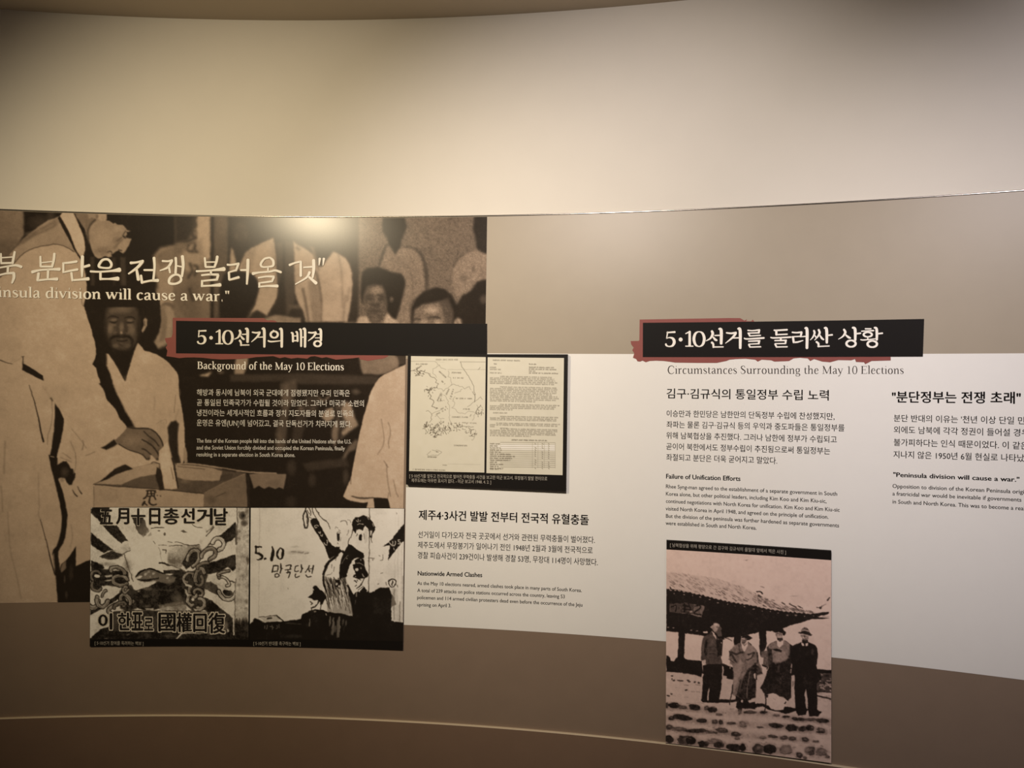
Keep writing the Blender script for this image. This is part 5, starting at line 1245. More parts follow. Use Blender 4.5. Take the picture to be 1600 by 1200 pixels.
    # handwriting
    for q, w in (([(400, 854.5), (403, 855), (408, 854.3)], [2.4, 2, 1.6]), ([(400.5, 854), (400, 864.5)], 1.8), ([(400, 864.5), (405, 865.5), (409, 869), (408.5, 872), (404, 874.6), (401.5, 874)], [1.6, 2.4, 3, 2.4, 1.4, 1]),
                 ([(413.5, 873.2), (415, 873.2)], 2.4), ([(425.5, 854), (427, 862), (424, 875.5)], [1.4, 3.2, 3]),
                 ([(427, 884), (426.3, 889), (425.5, 894)], 1.8), ([(427.5, 884), (434, 884), (433.6, 893)], 1.4), ([(426, 893), (433, 892.5)], 1.2), ([(438.5, 882), (439, 889), (438, 895)], 1.9), ([(439, 889), (441.5, 888.5)], 1.2),
                 ([(447, 884), (453.5, 883), (453, 889)], 1.5), ([(445.5, 890.5), (454.5, 889.3)], 1.2), ([(450, 890), (449.4, 894)], 1.3), ([(447, 895), (453, 894), (450.6, 902.4)], [1, 1.8, 1.2]),
                 ([(461, 885.5), (466, 884)], 1.2), ([(461, 886), (460.5, 892.5), (466, 892)], 1.3), ([(471, 882.5), (471, 888), (470, 894)], 1.7), ([(471, 888.5), (473, 888)], 1), ([(461.5, 897), (462, 901.5), (467.5, 900.8)], 1.3),
                 ([(483, 883.5), (481, 889), (476.5, 893.5)], 1.5), ([(481, 888), (484, 893)], 1.2), ([(484, 889), (488, 889)], 1), ([(489, 884), (488.6, 890), (488, 895.5)], 1.6), ([(477.5, 898), (480, 901.7), (486.5, 901)], 1.3)):
        L(q, np.asarray(w, float) * np.ones(len(q)) * (1.35 if q[0][1] < 880 else 1.15), .1, .9)
    L([(438, 856), (434, 862), (433.4, 869), (436, 873.5), (440, 872), (442, 865), (441.5, 858)], [1.6, 3.2, 3.6, 2, 3, 4, 3], .1, .9, 1, True, True)
    L([(430.5, 897.5), (430.3, 900.5), (433, 902), (436, 900.5), (435.6, 897), (433, 896)], 1.3, .1, .9, 1, True, True)
    L([(450, 919), (450.4, 921)], 1, .45, 1)
    p.warp(.5, 2.4, 31)
    p.warp(.6, 6.0, 33)
    p.a += .018 * p.noise(2, 1) + .02 * p.noise(7, 2) + .03 * p.noise(25, 3)
    p.a[:] = np.where(p.a < .2, p.a * .6 + .036, p.a)


boards_Q = [(141.6, 793), (631.6, 794.6), (629.2, 1016), (140.2, 1010.4)]
posters = slab('poster_board', quad_uz(boards_Q, OFF_P1), OFF_P0, OFF_P1, M_BOARD, None, 40)
thing(posters, 'black board carrying two old black and white election posters side by side', 'poster board')
a = Print([(141.9, 793.2), (389.4, 793.6), (388.0, 999.5), (140.5, 999.0)], OFF_PP, 1.5, .80)
paint_vote_poster(a)
o = a.build('vote_poster_print', RAMP_POSTER, M_PRINT, posters)
o['label'] = 'poster of a fist holding a ballot among broken chains'
b = Print([(391.9, 793.6), (631.4, 794.8), (629.6, 1002), (390.4, 999.6)], OFF_PP, 1.5, .80)
paint_protest_poster(b)
o = b.build('protest_poster_print', RAMP_POSTER, M_PRINT, posters)
o['label'] = 'poster of shouting men and policemen'

T = OFF_PP + 0.3 * MM
M_PALE = mat('poster_pale_lettering', srgb((222, 214, 202)), 0.45)
M_DARK = mat('poster_dark_lettering', srgb((36, 30, 26)), 0.45)
HEAD = (('五', 156, 796, 176.5, 819.5), ('月', 181, 793.6, 202, 819.5), ('十', 204.5, 794, 227.5, 821), ('日', 233, 793.6, 250.5, 820), ('총', 255, 793.6, 280, 819.5), ('선', 283, 793.6, 304.5, 818), ('거', 307, 793.6, 332.5, 820.5), ('날', 334, 793.6, 356, 821))
FOOT = (('이', 153.5, 958, 175.5, 984), ('한', 184, 957, 204.5, 985), ('표', 205.5, 956.5, 224, 985.5), ('로', 225, 965, 239.5, 985.5), ('國', 247.5, 957, 274.5, 987), ('權', 275.5, 957, 300, 988), ('回', 302, 958.5, 323, 988), ('復', 325, 957, 352, 990))
for where, rows, g, b0, b1 in (('head', HEAD, 0.8, .05, .035), ('foot', FOOT, 1.5, .085, .03)):
    halo, ink = Lettering(T), Lettering(T + 0.2 * MM)
    for ch, x0, y0, x1, y1 in rows:
        halo.fit(ch, x0 - g, y0 - (g if where == 'foot' else 0), x1 + g, y1 + g, b0)
        ink.fit(ch, x0, y0, x1, y1, b1)
    halo.build('poster_lettering_outline', M_PALE, posters)
    ink.build('poster_slogan_lettering', M_DARK, posters)
c = Lettering(OFF_PP + 0.3 * MM)
c.set('[ 5·10선거 참여를 독려하는 벽보 ]', 148, 224, 1007.8, 1008.4, 6.9, 0.0, True)
c.build('caption_lettering', M_IVORY_DIM, posters)
c = Lettering(OFF_PP + 0.3 * MM)
c.set('[ 5·10선거 반대를 촉구하는 벽보 ]', 396, 469.5, 1008.3, 1009, 6.9, 0.0, True)
c.build('caption_lettering', M_IVORY_DIM, posters)

# ------------------------------------------------------------------ tall board with the photograph of four men
RAMP_PINK = [(0, (30, 25, 23)), (.12, (44, 37, 34)), (.35, (112, 96, 90)), (.6, (180, 156, 147)), (.8, (233, 206, 195)), (1, (250, 230, 220)), (1.2, (252, 240, 234))]
OFF_B0, OFF_B1 = OFF_BAND + 0.9 * MM, OFF_BAND + 11 * MM


def paint_pavilion(p):
    P, L, O, G = p.poly, p.line, p.spot, p.glow
    K, R = .1, p.rng
    # ground
    P([(1030, 1046), (1310, 1060), (1310, 1210), (1030, 1210)], .74, 3)
    # tiled roof: rows of short diagonal strokes over the eave
    eave = np.array([(1041, 921), (1053, 921.5), (1072, 924), (1095, 929), (1115, 934), (1140, 939.5), (1165, 943.5), (1185, 947.5), (1205, 951), (1225, 954), (1250, 956.5), (1272, 957.5)])
    ridge = np.array([(1041, 894), (1070, 897), (1100, 901), (1130, 907), (1160, 917), (1185, 930), (1205, 940), (1225, 946), (1250, 953), (1272, 957)])
    P(list(map(tuple, eave)) + list(map(tuple, ridge[::-1])), .72, 4, .8)
    for i in range(330):
        x = R.uniform(1041, 1268)
        ye, yr = np.interp(x, eave[:, 0], eave[:, 1]), np.interp(x, ridge[:, 0], ridge[:, 1])
        f = R.uniform(.03, 1) ** .8
        y = ye - 1.5 + (yr - ye) * f
        h = R.uniform(2, 6)
        L([(x, y), (x + h, y + h * R.uniform(.5, .75))], R.uniform(.7, 1.7), R.uniform(.2, .5) + .25 * f * (x < 1180), 1, R.uniform(.5, .95) * (1 - .45 * f), False)
    P([(1041, 920.5), (1048, 920), (1053, 921), (1062, 922), (1072, 924), (1083, 926.5), (1095, 929), (1106, 932), (1115, 934), (1128, 937), (1140, 939.5), (1152, 942), (1165, 944), (1175, 946), (1185, 948), (1205, 951.5), (1225, 954.5), (1250, 957), (1272, 959), (1284, 956.5), (1295, 956), (1294.5, 959), (1289, 961), (1283, 961.5), (1278, 963.5), (1283, 964.5), (1296, 966.3), (1285, 967.4), (1270, 967), (1262, 969.5), (1255, 972.5), (1245, 974.5), (1240, 976), (1228, 979.5), (1222, 983), (1213, 985), (1204, 986.5), (1195, 985.5), (1185, 988), (1176, 990), (1165, 993), (1155, 995.5), (1147, 995), (1138, 997), (1130, 1000), (1126, 1001), (1110, 997), (1097, 993), (1070, 990), (1057, 988), (1041, 986)], K, 1)
    P([(1285, 961.5), (1296, 963), (1296, 965.6), (1284, 964.6)], .66, .8)
    L([(1276, 949), (1281, 950), (1284, 947)], 1.2, .25, 1); O(1282, 950, 2, 2, .2); L([(1285, 947), (1290, 944)], 1, .4, 1); L([(1293, 938), (1296, 934)], 2.2, .2, 1)
    for i in range(34):                              # bright tile ends along the eave
        x = 1046 + i * 6.8
        y = np.interp(x, eave[:, 0], eave[:, 1])
        L([(x, y - .5), (x + 1.6, y + 1.2), (x + 3.6, y + 1)], 1.2, .72, .9)
        if i % 2:
            O(x + R.uniform(0, 3), y + R.uniform(4.5, 7), R.uniform(.6, 1.8), .8, R.uniform(.3, .6))
    L([(1047, 917.5), (1049, 921), (1053, 922)], 2, .12, 1); L([(1052, 914), (1055, 912.5)], 1, .3, 1)
    # ink spots in the sky
    L([(1183, 924.5), (1188, 924.5), (1191, 927)], 2.2, .15, 1.2); L([(1185, 930.6), (1189, 932)], 2.2, .18, 1.2); L([(1188, 916), (1194, 918.3)], 1, .4, 1); L([(1180, 926), (1182, 932)], .8, .5, 1); L([(1195, 936), (1200, 936.5)], 1.4, .35, 1); L([(1206, 937), (1210, 938.5)], 1, .4, 1)
    L([(1234, 943.5), (1238, 946), (1244, 949)], 1.8, .2, 1); L([(1222, 941), (1226, 944)], 1.8, .25, 1); L([(1247, 947), (1254, 950.5)], 1.4, .25, 1); G(1240, 931.5, 10, 1.4, .66, .8); G(1167, 875, 8, 1, .6, .6); O(1166.5, 875.5, 1.2, .8, .5)
    # name board under the eave
    P([(1046, 943), (1070, 942), (1101, 947), (1099, 955), (1096, 964), (1075, 960), (1046, 956)], .22, 1.6); P([(1084, 944), (1101, 947), (1096, 964), (1084, 961)], .38, 1.4)
    for q, w in (([(1086, 947), (1093, 945.6), (1094, 950), (1087, 955), (1085, 958.5), (1095, 960)], 2.4), ([(1067, 946), (1076, 947)], 2), ([(1070, 944), (1069, 956)], 2.4), ([(1066, 951), (1078, 953)], 2), ([(1076, 944), (1080, 956)], 2), ([(1048, 948), (1056, 946), (1056, 955)], 2)):
        L(q, w, .1, 1)
    O(1080, 956, 2.4, 1.8, .55); L([(1064, 943), (1062, 957)], 1, .3, 1); G(1068, 958, 4, 1, .45, .8); L([(1095, 963), (1080, 960)], 1, .5, 1); L([(1047, 944), (1047, 956)], 1, .32, 1)
    for x, y in ((1044, 980), (1052, 981), (1080, 985), (1089, 986)):
        O(x, y, 1.6, .7, .55)
    P([(1098.5, 987), (1105, 986.5), (1106, 989), (1099, 989)], .82, .8)
    # posts, floor beam
    P([(1060, 985), (1070, 986), (1069.6, 1010), (1069, 1030), (1058, 1030), (1060, 1006)], K, .9); P([(1041, 1024), (1045, 1025), (1047.5, 1028), (1048, 1032.5), (1053, 1033), (1056.5, 1028), (1059, 1026.6), (1069, 1028), (1071, 1029.5), (1080, 1031), (1096.5, 1032.5), (1099, 1058), (1085, 1054.5), (1072, 1052.5), (1060, 1050.6), (1041, 1049.5)], K, 1.0)
    P([(1146.5, 990), (1158, 990), (1158, 1010), (1147, 1008)], K, .9); P([(1186, 986), (1197.5, 985), (1197.5, 1012), (1188, 1026)], K, .9)
    P([(1127, 1035), (1138, 1040), (1146, 1043), (1147, 1062), (1138, 1061), (1130, 1057)], K, 1); O(1140.8, 1043, .8, 2.4, .6); P([(1128, 1040), (1130.5, 1042), (1130, 1055), (1136, 1057), (1134, 1060), (1128, 1060)], .7, .8)
    P([(1131, 997), (1134, 999), (1145, 1000), (1146.4, 994.6), (1138, 996)], .78, .8); L([(1134, 997), (1140, 999), (1144, 1001)], 1, .15, .8)
    # stone wall at the right
    P([(1276, 1045), (1300, 1047), (1300, 1053), (1277, 1052)], K, 1); P([(1274, 1052), (1300, 1053), (1300, 1082), (1276, 1082)], .22, 1.4)
    for i in range(46):
        x, y = R.uniform(1276, 1299), R.uniform(1053, 1095)
        L([(x, y), (x + R.uniform(2, 6), y + R.uniform(0, 1.4))], R.uniform(.8, 2), .66, .8, .9, False)
    L([(1276, 1087), (1285, 1089), (1297, 1092)], 2.4, .15, 1); L([(1276, 1079), (1298, 1082)], 2, .14, 1)
    # first man: dark suit, hatless
    P([(1110, 978), (1111, 974), (1115, 972), (1120, 971.6), (1125, 973.5), (1127, 978), (1128, 984), (1128, 996), (1122, 998), (1112, 988)], .12, 1.2)
    P([(1110, 980), (1112, 977.5), (1114, 977), (1115, 974.5), (1119, 973.5), (1123.6, 974.5), (1125, 978.5), (1124, 980.5), (1123.4, 984), (1121, 985), (1120, 988.5), (1116.5, 987), (1113, 983)], .62, 1.1); G(1119, 976, 4, 2.4, .78, .9); G(1122, 983, 2, 2, .42, .8); G(1114, 982, 2, 4, .44, .7); P([(1122, 982), (1126, 979), (1128, 984), (1127.4, 994), (1122, 994), (1119.6, 989)], .30, 1.2); L([(1119.5, 980), (1123.5, 980.5)], 1, .2, .8); L([(1117.5, 988), (1121, 985.6)], 1, .3, .8)
    P([(1098.5, 997), (1101, 993.5), (1107, 991), (1112, 986), (1116, 990), (1121, 996.5), (1127, 998), (1129.4, 1001), (1129, 1012), (1127.5, 1020), (1126.6, 1028), (1128.6, 1034), (1128, 1041), (1104, 1040), (1099, 1033), (1095, 1031), (1095.4, 1014)], .25, 1.1)
    P([(1112, 985.5), (1116, 989), (1118.6, 994), (1119.6, 1000), (1115, 993)], .76, .8); L([(1119.4, 992), (1124, 997), (1126, 1001)], 1.2, .1, .8)
    P([(1119, 998), (1129, 1000), (1128, 1024), (1121, 1026)], .13, 1.6); P([(1102, 1000), (1105, 998), (1106, 1020), (1103, 1028), (1100, 1018)], .14, 2); G(1112, 1003, 6, 8, .36, .7); G(1098, 1012, 3, 14, .36, .7); G(1112, 1020, 8, 3, .33, .7); O(1127, 1004.6, .8, 1, .8); L([(1106, 1022), (1116, 1021)], 1, .13, 1)
    P([(1097, 1031.5), (1102.5, 1031), (1103.4, 1037), (1102, 1039), (1098.6, 1036)], .70, 1)
    P([(1098.5, 1040), (1104, 1038), (1128, 1037), (1128.5, 1055), (1127, 1075), (1124, 1092.5), (1140, 1093), (1151, 1093), (1150, 1096), (1138, 1098), (1122, 1098), (1107, 1098.3), (1098, 1097.4), (1095, 1094.5), (1096, 1090), (1097.6, 1070)], .105, .9)
    P([(1107.8, 1075), (1108.6, 1078), (1107, 1093), (1106, 1095.5), (1104.4, 1093), (1106.4, 1082)], .74, .8); P([(1097, 1052), (1100, 1053), (1098, 1058), (1096.4, 1057)], .74, 1)
    # second man: grey overcoat, stick
    P([(1156.6, 997.5), (1161, 993.5), (1168, 992), (1172, 994), (1176, 997), (1172, 999.5), (1166, 1001), (1158, 999)], .11, 1); P([(1158, 997), (1163, 996), (1167, 998), (1166.6, 1003), (1163, 1006), (1159.4, 1004.5)], .40, 1); L([(1158.6, 997.6), (1163, 998.6)], 1.6, .72, .8); G(1162.5, 1004, 3, 2, .2, .8)
    P([(1147, 1009.5), (1153, 1005.6), (1159, 1004), (1164, 1007), (1169.4, 1003.4), (1176, 1009), (1182, 1016), (1184.5, 1024), (1186, 1034), (1190.4, 1046), (1191.8, 1053), (1184, 1055.5), (1180.5, 1058), (1180.4, 1090), (1172, 1093), (1160, 1092.6), (1149, 1088), (1143.4, 1085), (1145, 1070), (1147.6, 1052), (1147, 1044), (1141, 1036), (1138.6, 1024), (1141, 1016)], .42, 1.1)
    P([(1168, 1006), (1176, 1010), (1180, 1016), (1176, 1030), (1168, 1040), (1164, 1020)], .50, 3); P([(1146, 1046), (1156, 1030), (1162, 1036), (1154, 1062), (1146, 1082)], .56, 4); G(1149, 1011, 5, 5, .5, .8)
    P([(1158, 1003.5), (1163, 1010), (1169, 1003.6), (1168.4, 1008), (1164, 1018), (1162, 1018), (1159, 1012)], .78, .9); L([(1169.5, 1003), (1174, 1007.4)], 1, .12, .8)
    for q, w, t in (([(1143, 1019), (1150, 1022), (1160, 1019)], 3.2, .13), ([(1154, 1007), (1156, 1018)], 1.2, .15), ([(1140, 1018), (1141, 1024)], 2.6, .14), ([(1143, 1022), (1150, 1034)], 3, .17), ([(1139, 1030), (1147, 1036)], 1.2, .2), ([(1170, 1023), (1178, 1020)], 2.6, .13), ([(1168, 1031), (1174, 1028), (1178, 1022)], 2.2, .15), ([(1183, 1020), (1184, 1034), (1180, 1037)], 2.4, .16)):
        L(q, w, t, 1.4, .9)
    P([(1162, 1058), (1170, 1044), (1180, 1038), (1186, 1042), (1191, 1052), (1182, 1055), (1180.4, 1090), (1172, 1093), (1158, 1091), (1152, 1088)], .15, 2.4); G(1186, 1048, 5, 5, .32, .7); L([(1172, 1050), (1168, 1070), (1167, 1090)], 1.4, .40, 1.4); L([(1158, 1062), (1152, 1086)], 2, .13, 2); G(1160, 1056, 3, 14, .5, .7, 20)
    P([(1177.5, 1054), (1180, 1052.6), (1182, 1057), (1180.4, 1061), (1178.4, 1059)], .74, .9); L([(1182, 1056), (1182, 1061)], 2, .12, 1)
    L([(1144.8, 1070), (1143.6, 1080), (1142, 1090), (1140, 1101)], 1.7, .13, .8)
    P([(1150, 1087), (1157, 1091), (1170, 1092.5), (1174, 1091), (1174, 1093.5), (1180, 1094), (1180, 1108), (1166, 1107.5), (1159.6, 1107), (1159, 1115), (1153.5, 1117), (1153, 1108), (1149.4, 1105), (1152, 1096), (1148, 1095)], .105, .9); O(1159.6, 1095.6, 1.8, 2.2, .74); P([(1168, 1095), (1180, 1091), (1182, 1096), (1170, 1098)], .74, 1)
    # third man: long dark coat
    P([(1207, 986.5), (1210, 982), (1214, 979.5), (1221, 979), (1224.4, 984), (1228.6, 988), (1228, 990.5), (1225, 993.5), (1222, 991), (1212, 988.5)], .11, 1); P([(1211.5, 988.5), (1216, 987.5), (1223, 989.5), (1223, 994), (1221, 997), (1214, 996.4), (1212, 993)], .55, 1.2); G(1218, 993, 3, 2.4, .70, .8); G(1213, 992, 1.6, 2.4, .34, .8); L([(1214, 990.4), (1221, 991)], 1, .28, 1); P([(1214, 996), (1222.5, 996.5), (1223.4, 1000), (1219, 1002), (1215, 1000)], .18, 1.2); L([(1214, 989.6), (1216, 990)], 1.2, .25, .8); L([(1217.6, 991), (1218, 993)], 1, .3, .8); L([(1215, 995), (1221, 995.4)], 1, .78, .8)
    P([(1198.6, 1011), (1203, 1006), (1212, 1001), (1219, 1002), (1226, 1000.6), (1233, 1005), (1240, 1010), (1239, 1022), (1238, 1060), (1236, 1090), (1231.5, 1095.6), (1229, 1094), (1225, 1090), (1218, 1088.4), (1213, 1084), (1206, 1083.6), (1197.5, 1085.6), (1193, 1082), (1188, 1075), (1192, 1068), (1198.5, 1050), (1201, 1044)], .13, 1.1)
    P([(1200, 1008), (1212, 1001.5), (1219, 1003), (1226, 1001), (1234, 1006), (1234, 1022), (1230, 1030), (1222, 1034), (1212, 1037), (1208, 1034), (1206, 1020), (1202, 1014)], .47, 3); P([(1208, 1034), (1214, 1020), (1226, 1018), (1230, 1028), (1220, 1034)], .52, 3); P([(1199, 1012), (1206, 1014), (1206, 1034), (1201, 1044), (1199, 1030)], .18, 2)
    P([(1214, 1000.5), (1218.6, 1003), (1224, 1000.4), (1223.6, 1008), (1218, 1012), (1215, 1008)], .80, .9); P([(1206, 1014), (1214, 1013.6), (1222, 1015.5), (1221, 1019.5), (1217.6, 1018.4), (1212, 1017)], .11, 1); P([(1189.4, 1018), (1199, 1016.6), (1200.6, 1042), (1192, 1040), (1193, 1028), (1189, 1027)], .32, 1.4); L([(1191, 1039.5), (1199, 1043)], 2.2, .1, .9); G(1196, 1034, 3, 6, .4, .7)
    P([(1187.4, 1028), (1193, 1029), (1192, 1038), (1188, 1036)], .78, 1); P([(1200.4, 1043), (1199, 1047), (1197, 1045)], .2, .8); G(1220, 1062, 8, 10, .17, .8); G(1216, 1044, 3, 9, .22, .7, 20)
    P([(1197.4, 1086), (1205, 1083.6), (1212, 1084.6), (1217, 1089.6), (1218, 1092), (1225, 1091), (1230, 1095.6), (1226.4, 1099), (1229.6, 1103), (1226, 1105), (1224, 1110), (1217, 1109), (1216, 1104), (1212, 1104), (1210, 1108), (1203, 1105.6), (1197, 1100)], .78, .9); L([(1228, 1097), (1225.6, 1099.5)], 1.6, .14, .8); L([(1208, 1091), (1211, 1093)], .8, .6, .8)
    L([(1195.6, 1084), (1196.4, 1095), (1195.6, 1108), (1195, 1113)], 1.7, .13, .8); P([(1196, 1085), (1201, 1086.4), (1199, 1090), (1196.4, 1090)], .13, .9)
    # fourth man: black suit and light-banded hat
    P([(1252, 987), (1253.5, 983), (1257, 980.4), (1261, 980.4), (1263.6, 984), (1265, 988.6), (1269, 991.6), (1268, 993), (1262, 992.4), (1254, 990.6), (1248, 990), (1246.8, 988.6)], .12, 1); L([(1252.8, 985.4), (1258, 984.6), (1263.8, 986)], 2.6, .55, .9); L([(1255, 982.4), (1261, 981.4)], 1.2, .4, .8)
    P([(1251, 991), (1258, 991.6), (1264.6, 993), (1264, 996), (1262, 999.4), (1258.6, 1001.6), (1255, 1000.4), (1252, 996)], .62, 1.2); G(1256, 996, 2.4, 3, .76, .8); L([(1252, 993.6), (1262, 995)], 1, .34, 1); G(1262, 997, 1.6, 3, .4, .7); L([(1257.6, 993), (1257.4, 996)], 1.4, .2, .8); L([(1254, 998.6), (1259.6, 998.4)], 1.2, .3, .8); P([(1253, 999.6), (1262, 1000), (1262, 1004), (1253, 1003.6)], .15, 1)
    P([(1236, 1012), (1240, 1007.6), (1247, 1004.6), (1253, 1003), (1262, 1003), (1267, 1004.6), (1274, 1007.6), (1277, 1013), (1278.4, 1024), (1277, 1034), (1275.4, 1040), (1277.6, 1048), (1282, 1052), (1284, 1060), (1276.6, 1068), (1276.4, 1080), (1277.6, 1095), (1276.8, 1109), (1284.6, 1112.6), (1281, 1116), (1279, 1119.6), (1264, 1119.4), (1262.8, 1110), (1260.4, 1112), (1259.8, 1117.4), (1247, 1118), (1244, 1111), (1228, 1115.6), (1215, 1112), (1202, 1109.4), (1192, 1104), (1184, 1104.6), (1176, 1107.6), (1164, 1107.6), (1166, 1099), (1190, 1099), (1200, 1102), (1204, 1107.4), (1214, 1110), (1224, 1109), (1226, 1103.6), (1243, 1106.6), (1241.6, 1080), (1240.6, 1060), (1237, 1053)], .1, 1)
    P([(1259, 1077), (1261, 1084), (1262.4, 1100), (1262.6, 1107), (1260.6, 1108), (1258.6, 1098), (1257.2, 1084)], .72, .8); P([(1236.4, 1056), (1241, 1055), (1241.4, 1060), (1240.4, 1084), (1236, 1086)], .72, .9); P([(1237.5, 1064), (1240.5, 1064), (1240, 1072), (1238, 1074)], .5, 1)
    P([(1252, 1003.4), (1256, 1005.6), (1256.6, 1009), (1253, 1009.4)], .78, .8); P([(1258.6, 1005.6), (1262.4, 1004.4), (1262.4, 1009), (1258.6, 1009.6)], .78, .8); G(1269, 1018, 3, 7, .2, .7)
    for x, y in ((1237, 1040), (1236, 1048)):
        L([(x, y - 2), (x - .6, y + 3)], 1.6, .6, 1)
    # rows of stone steps
    for q in ([(1041, 1104), (1090, 1108), (1130, 1113), (1180, 1114), (1240, 1123), (1299, 1127)], [(1041, 1123), (1100, 1128), (1160, 1132), (1210, 1135), (1299, 1143)], [(1041, 1139), (1110, 1145), (1160, 1149), (1220, 1153), (1270, 1157)]):
        L(q, 9, .58, 6, .55)
    for cx, cy, rx, ry, t, rot in ((1042, 1102, 3, 4.4, .14, 0), (1054, 1102, 9, 4.6, .1, 2), (1067, 1105, 6, 2.4, .3, 4), (1085, 1105, 9, 5, .13, 12), (1104, 1106, 4, 3.4, .2, 0), (1113, 1109, 8, 4.6, .12, 10), (1124, 1116, 5, 1.6, .3, 4),
                                   (1066, 1121, 15, 4.4, .12, 9), (1049, 1122, 5, 3, .16, 0), (1096, 1126, 8, 3.6, .13, 2), (1117, 1127.6, 4.6, 3.6, .24, 0), (1126.5, 1128.4, 3.6, 4, .13, 0), (1143, 1130, 7, 1.8, .16, 0), (1161, 1131.6, 6, 4.6, .40, 0),
                                   (1046, 1136, 6, 4, .2, 10), (1062, 1139, 12, 3, .3, 6), (1088, 1142, 18, 3.2, .14, 0), (1112, 1144, 9, 1.6, .25, 8), (1128, 1140.6, 10, 4, .2, 14), (1150, 1147, 8, 3.4, .16, 12), (1152, 1153, 4, 2.4, .4, 0),
                                   (1045, 1155, 7, 6, .11, 20), (1072, 1156, 15, 7, .18, 4), (1079, 1157, 8, 6.4, .11, 4), (1099, 1162.6, 9, 5, .12, 4), (1118, 1158.4, 11, 4.4, .40, 8), (1124, 1164, 9, 5, .15, 0), (1146, 1167.6, 11, 5.6, .11, 4), (1160, 1168, 6, 6, .11, 0),
                                   (1172, 1112.4, 10, 2.2, .2, 2), (1193, 1113, 6, 2.4, .14, 0), (1213, 1117, 5, 1.6, .4, 0), (1228, 1120, 6, 1.8, .14, 3), (1248, 1123.6, 12, 2.8, .13, 3), (1268, 1124, 9, 2, .26, 3), (1285, 1126, 11, 3.4, .14, 4),
                                   (1188, 1136, 5, .9, .2, 4), (1212, 1133.6, 12, 3.8, .13, 6), (1237, 1136.8, 10, 5.2, .12, 4), (1254, 1139, 7, 4, .15, 0), (1266, 1137.4, 7, 4.4, .13, 0), (1283, 1141, 6.6, 3.8, .3, 12), (1282, 1144, 7, 1.4, .13, 4),
                                   (1208, 1150.6, 8, 2, .2, 8), (1225, 1152.4, 6, 3, .22, 4), (1238, 1154, 6, 3.2, .22, 4), (1258, 1155.4, 5.4, 3.4, .2, 8), (1192, 1152, 5, 2, .45, 0), (1275, 1158, 5, 1.4, .36, 4),
                                   (1185, 1170, 10, 7.6, .2, -6), (1203, 1170, 10, 8, .11, 8), (1228, 1171, 10, 7.4, .42, 4), (1249, 1180, 6, 4, .2, 30), (1267, 1173, 6.6, 7, .24, -10), (1284, 1174.6, 9, 6, .38, 14), (1262, 1172, 4, 4, .45, 0), (1293, 1182, 4, 2, .3, 30), (1258, 1184, 3, 2, .25, 20)):
        t1 = np.linspace(0, 2 * np.pi, 15)[:-1]
        c, s = math.cos(math.radians(rot)), math.sin(math.radians(rot))
        f = 1 + .07 * R.normal(0, 1, 14)
        x, y = rx * f * np.cos(t1), ry * f * np.sin(t1)
        G(cx, cy + 1, rx * 1.7, ry * 1.6 + 1, .42, .6, rot)
        P(np.column_stack([cx + c * x - s * y, cy + s * x + c * y]), t, 1.6, .96, True)
        if t > .15:
            L([(cx - rx * .9, cy + ry * .7), (cx, cy + ry), (cx + rx * .9, cy + ry * .6)], .9, .12, 1, .8)
            G(cx, cy - ry * .2, rx * .5, ry * .5, .6, .5)
    for i in range(190):
        x, y = R.uniform(1041, 1298), R.uniform(1062, 1188)
        if y > 1092 + (x - 1041) * .12 or x < 1096:
            L([(x, y), (x + R.uniform(1, 7), y + R.uniform(0, 1.2))], R.uniform(.5, 1.3), R.uniform(.35, .6), 1, R.uniform(.3, .8), False)
    for x, y, w in ((1063, 1063.6, 8), (1050, 1061, 2), (1075, 1063, 4), (1077, 1065, 4), (1072, 1078, 4), (1044, 1087, 4), (1049, 1084, 3), (1050, 1056, 3), (1053, 1063, 3), (1086, 1066, 3), (1092, 1067, 3)):
        O(x, y, w / 1.6, 1.2, .2, 4)
    p.warp(.35, 2.2, 31)
    p.warp(.5, 6.0, 33)
    p.a += .05 * p.noise(3, 7) * (np.abs(p.a - .42) < .28) + .03 * p.noise(1.4, 9) * (p.a < .55) * (p.a > .13)
    p.a += .025 * p.noise(1.4, 1) * np.clip((1 - p.a) * 2, .3, 1) + .022 * p.noise(4, 2) + .02 * p.noise(16, 3)


pav = slab('photo_board', quad_uz([(1041.4, 844.2), (1299, 860.6), (1299, 1192.6), (1040.2, 1161)], OFF_B1), OFF_B0, OFF_B1, M_BOARD, None, 24)
thing(pav, 'tall pinkish photograph board of four men standing before a tile-roofed pavilion', 'photo board')
c = Print([(1041.3, 858.6), (1298.9, 875.4), (1298.9, 1192.4), (1040.3, 1160.8)], OFF_B1 + 0.3 * MM, 1.5, .80)
paint_pavilion(c)
c.build('pavilion_photo_print', RAMP_PINK, M_PRINT, pav)
L = Lettering(OFF_B1 + 0.5 * MM)
L.set('[ 남북협상을 위해 평양으로 간 김구와 김규식이 을밀대 앞에서 찍은 사진 ]', 1047, 1228, 854.4, 866, 6.9, 0.0, True)
L.build('caption_lettering', M_IVORY_DIM, pav)

# ------------------------------------------------------------------ black framed board with the map and the typed report
RAMP_DOC = [(0, (40, 34, 28)), (.3, (92, 82, 66)), (.8, (218, 214, 198)), (1, (240, 238, 236)), (1.2, (250, 246, 240))]
OFF_D0, OFF_D1 = OFF_WHITE + 2.6 * MM, OFF_BAND + 17 * MM


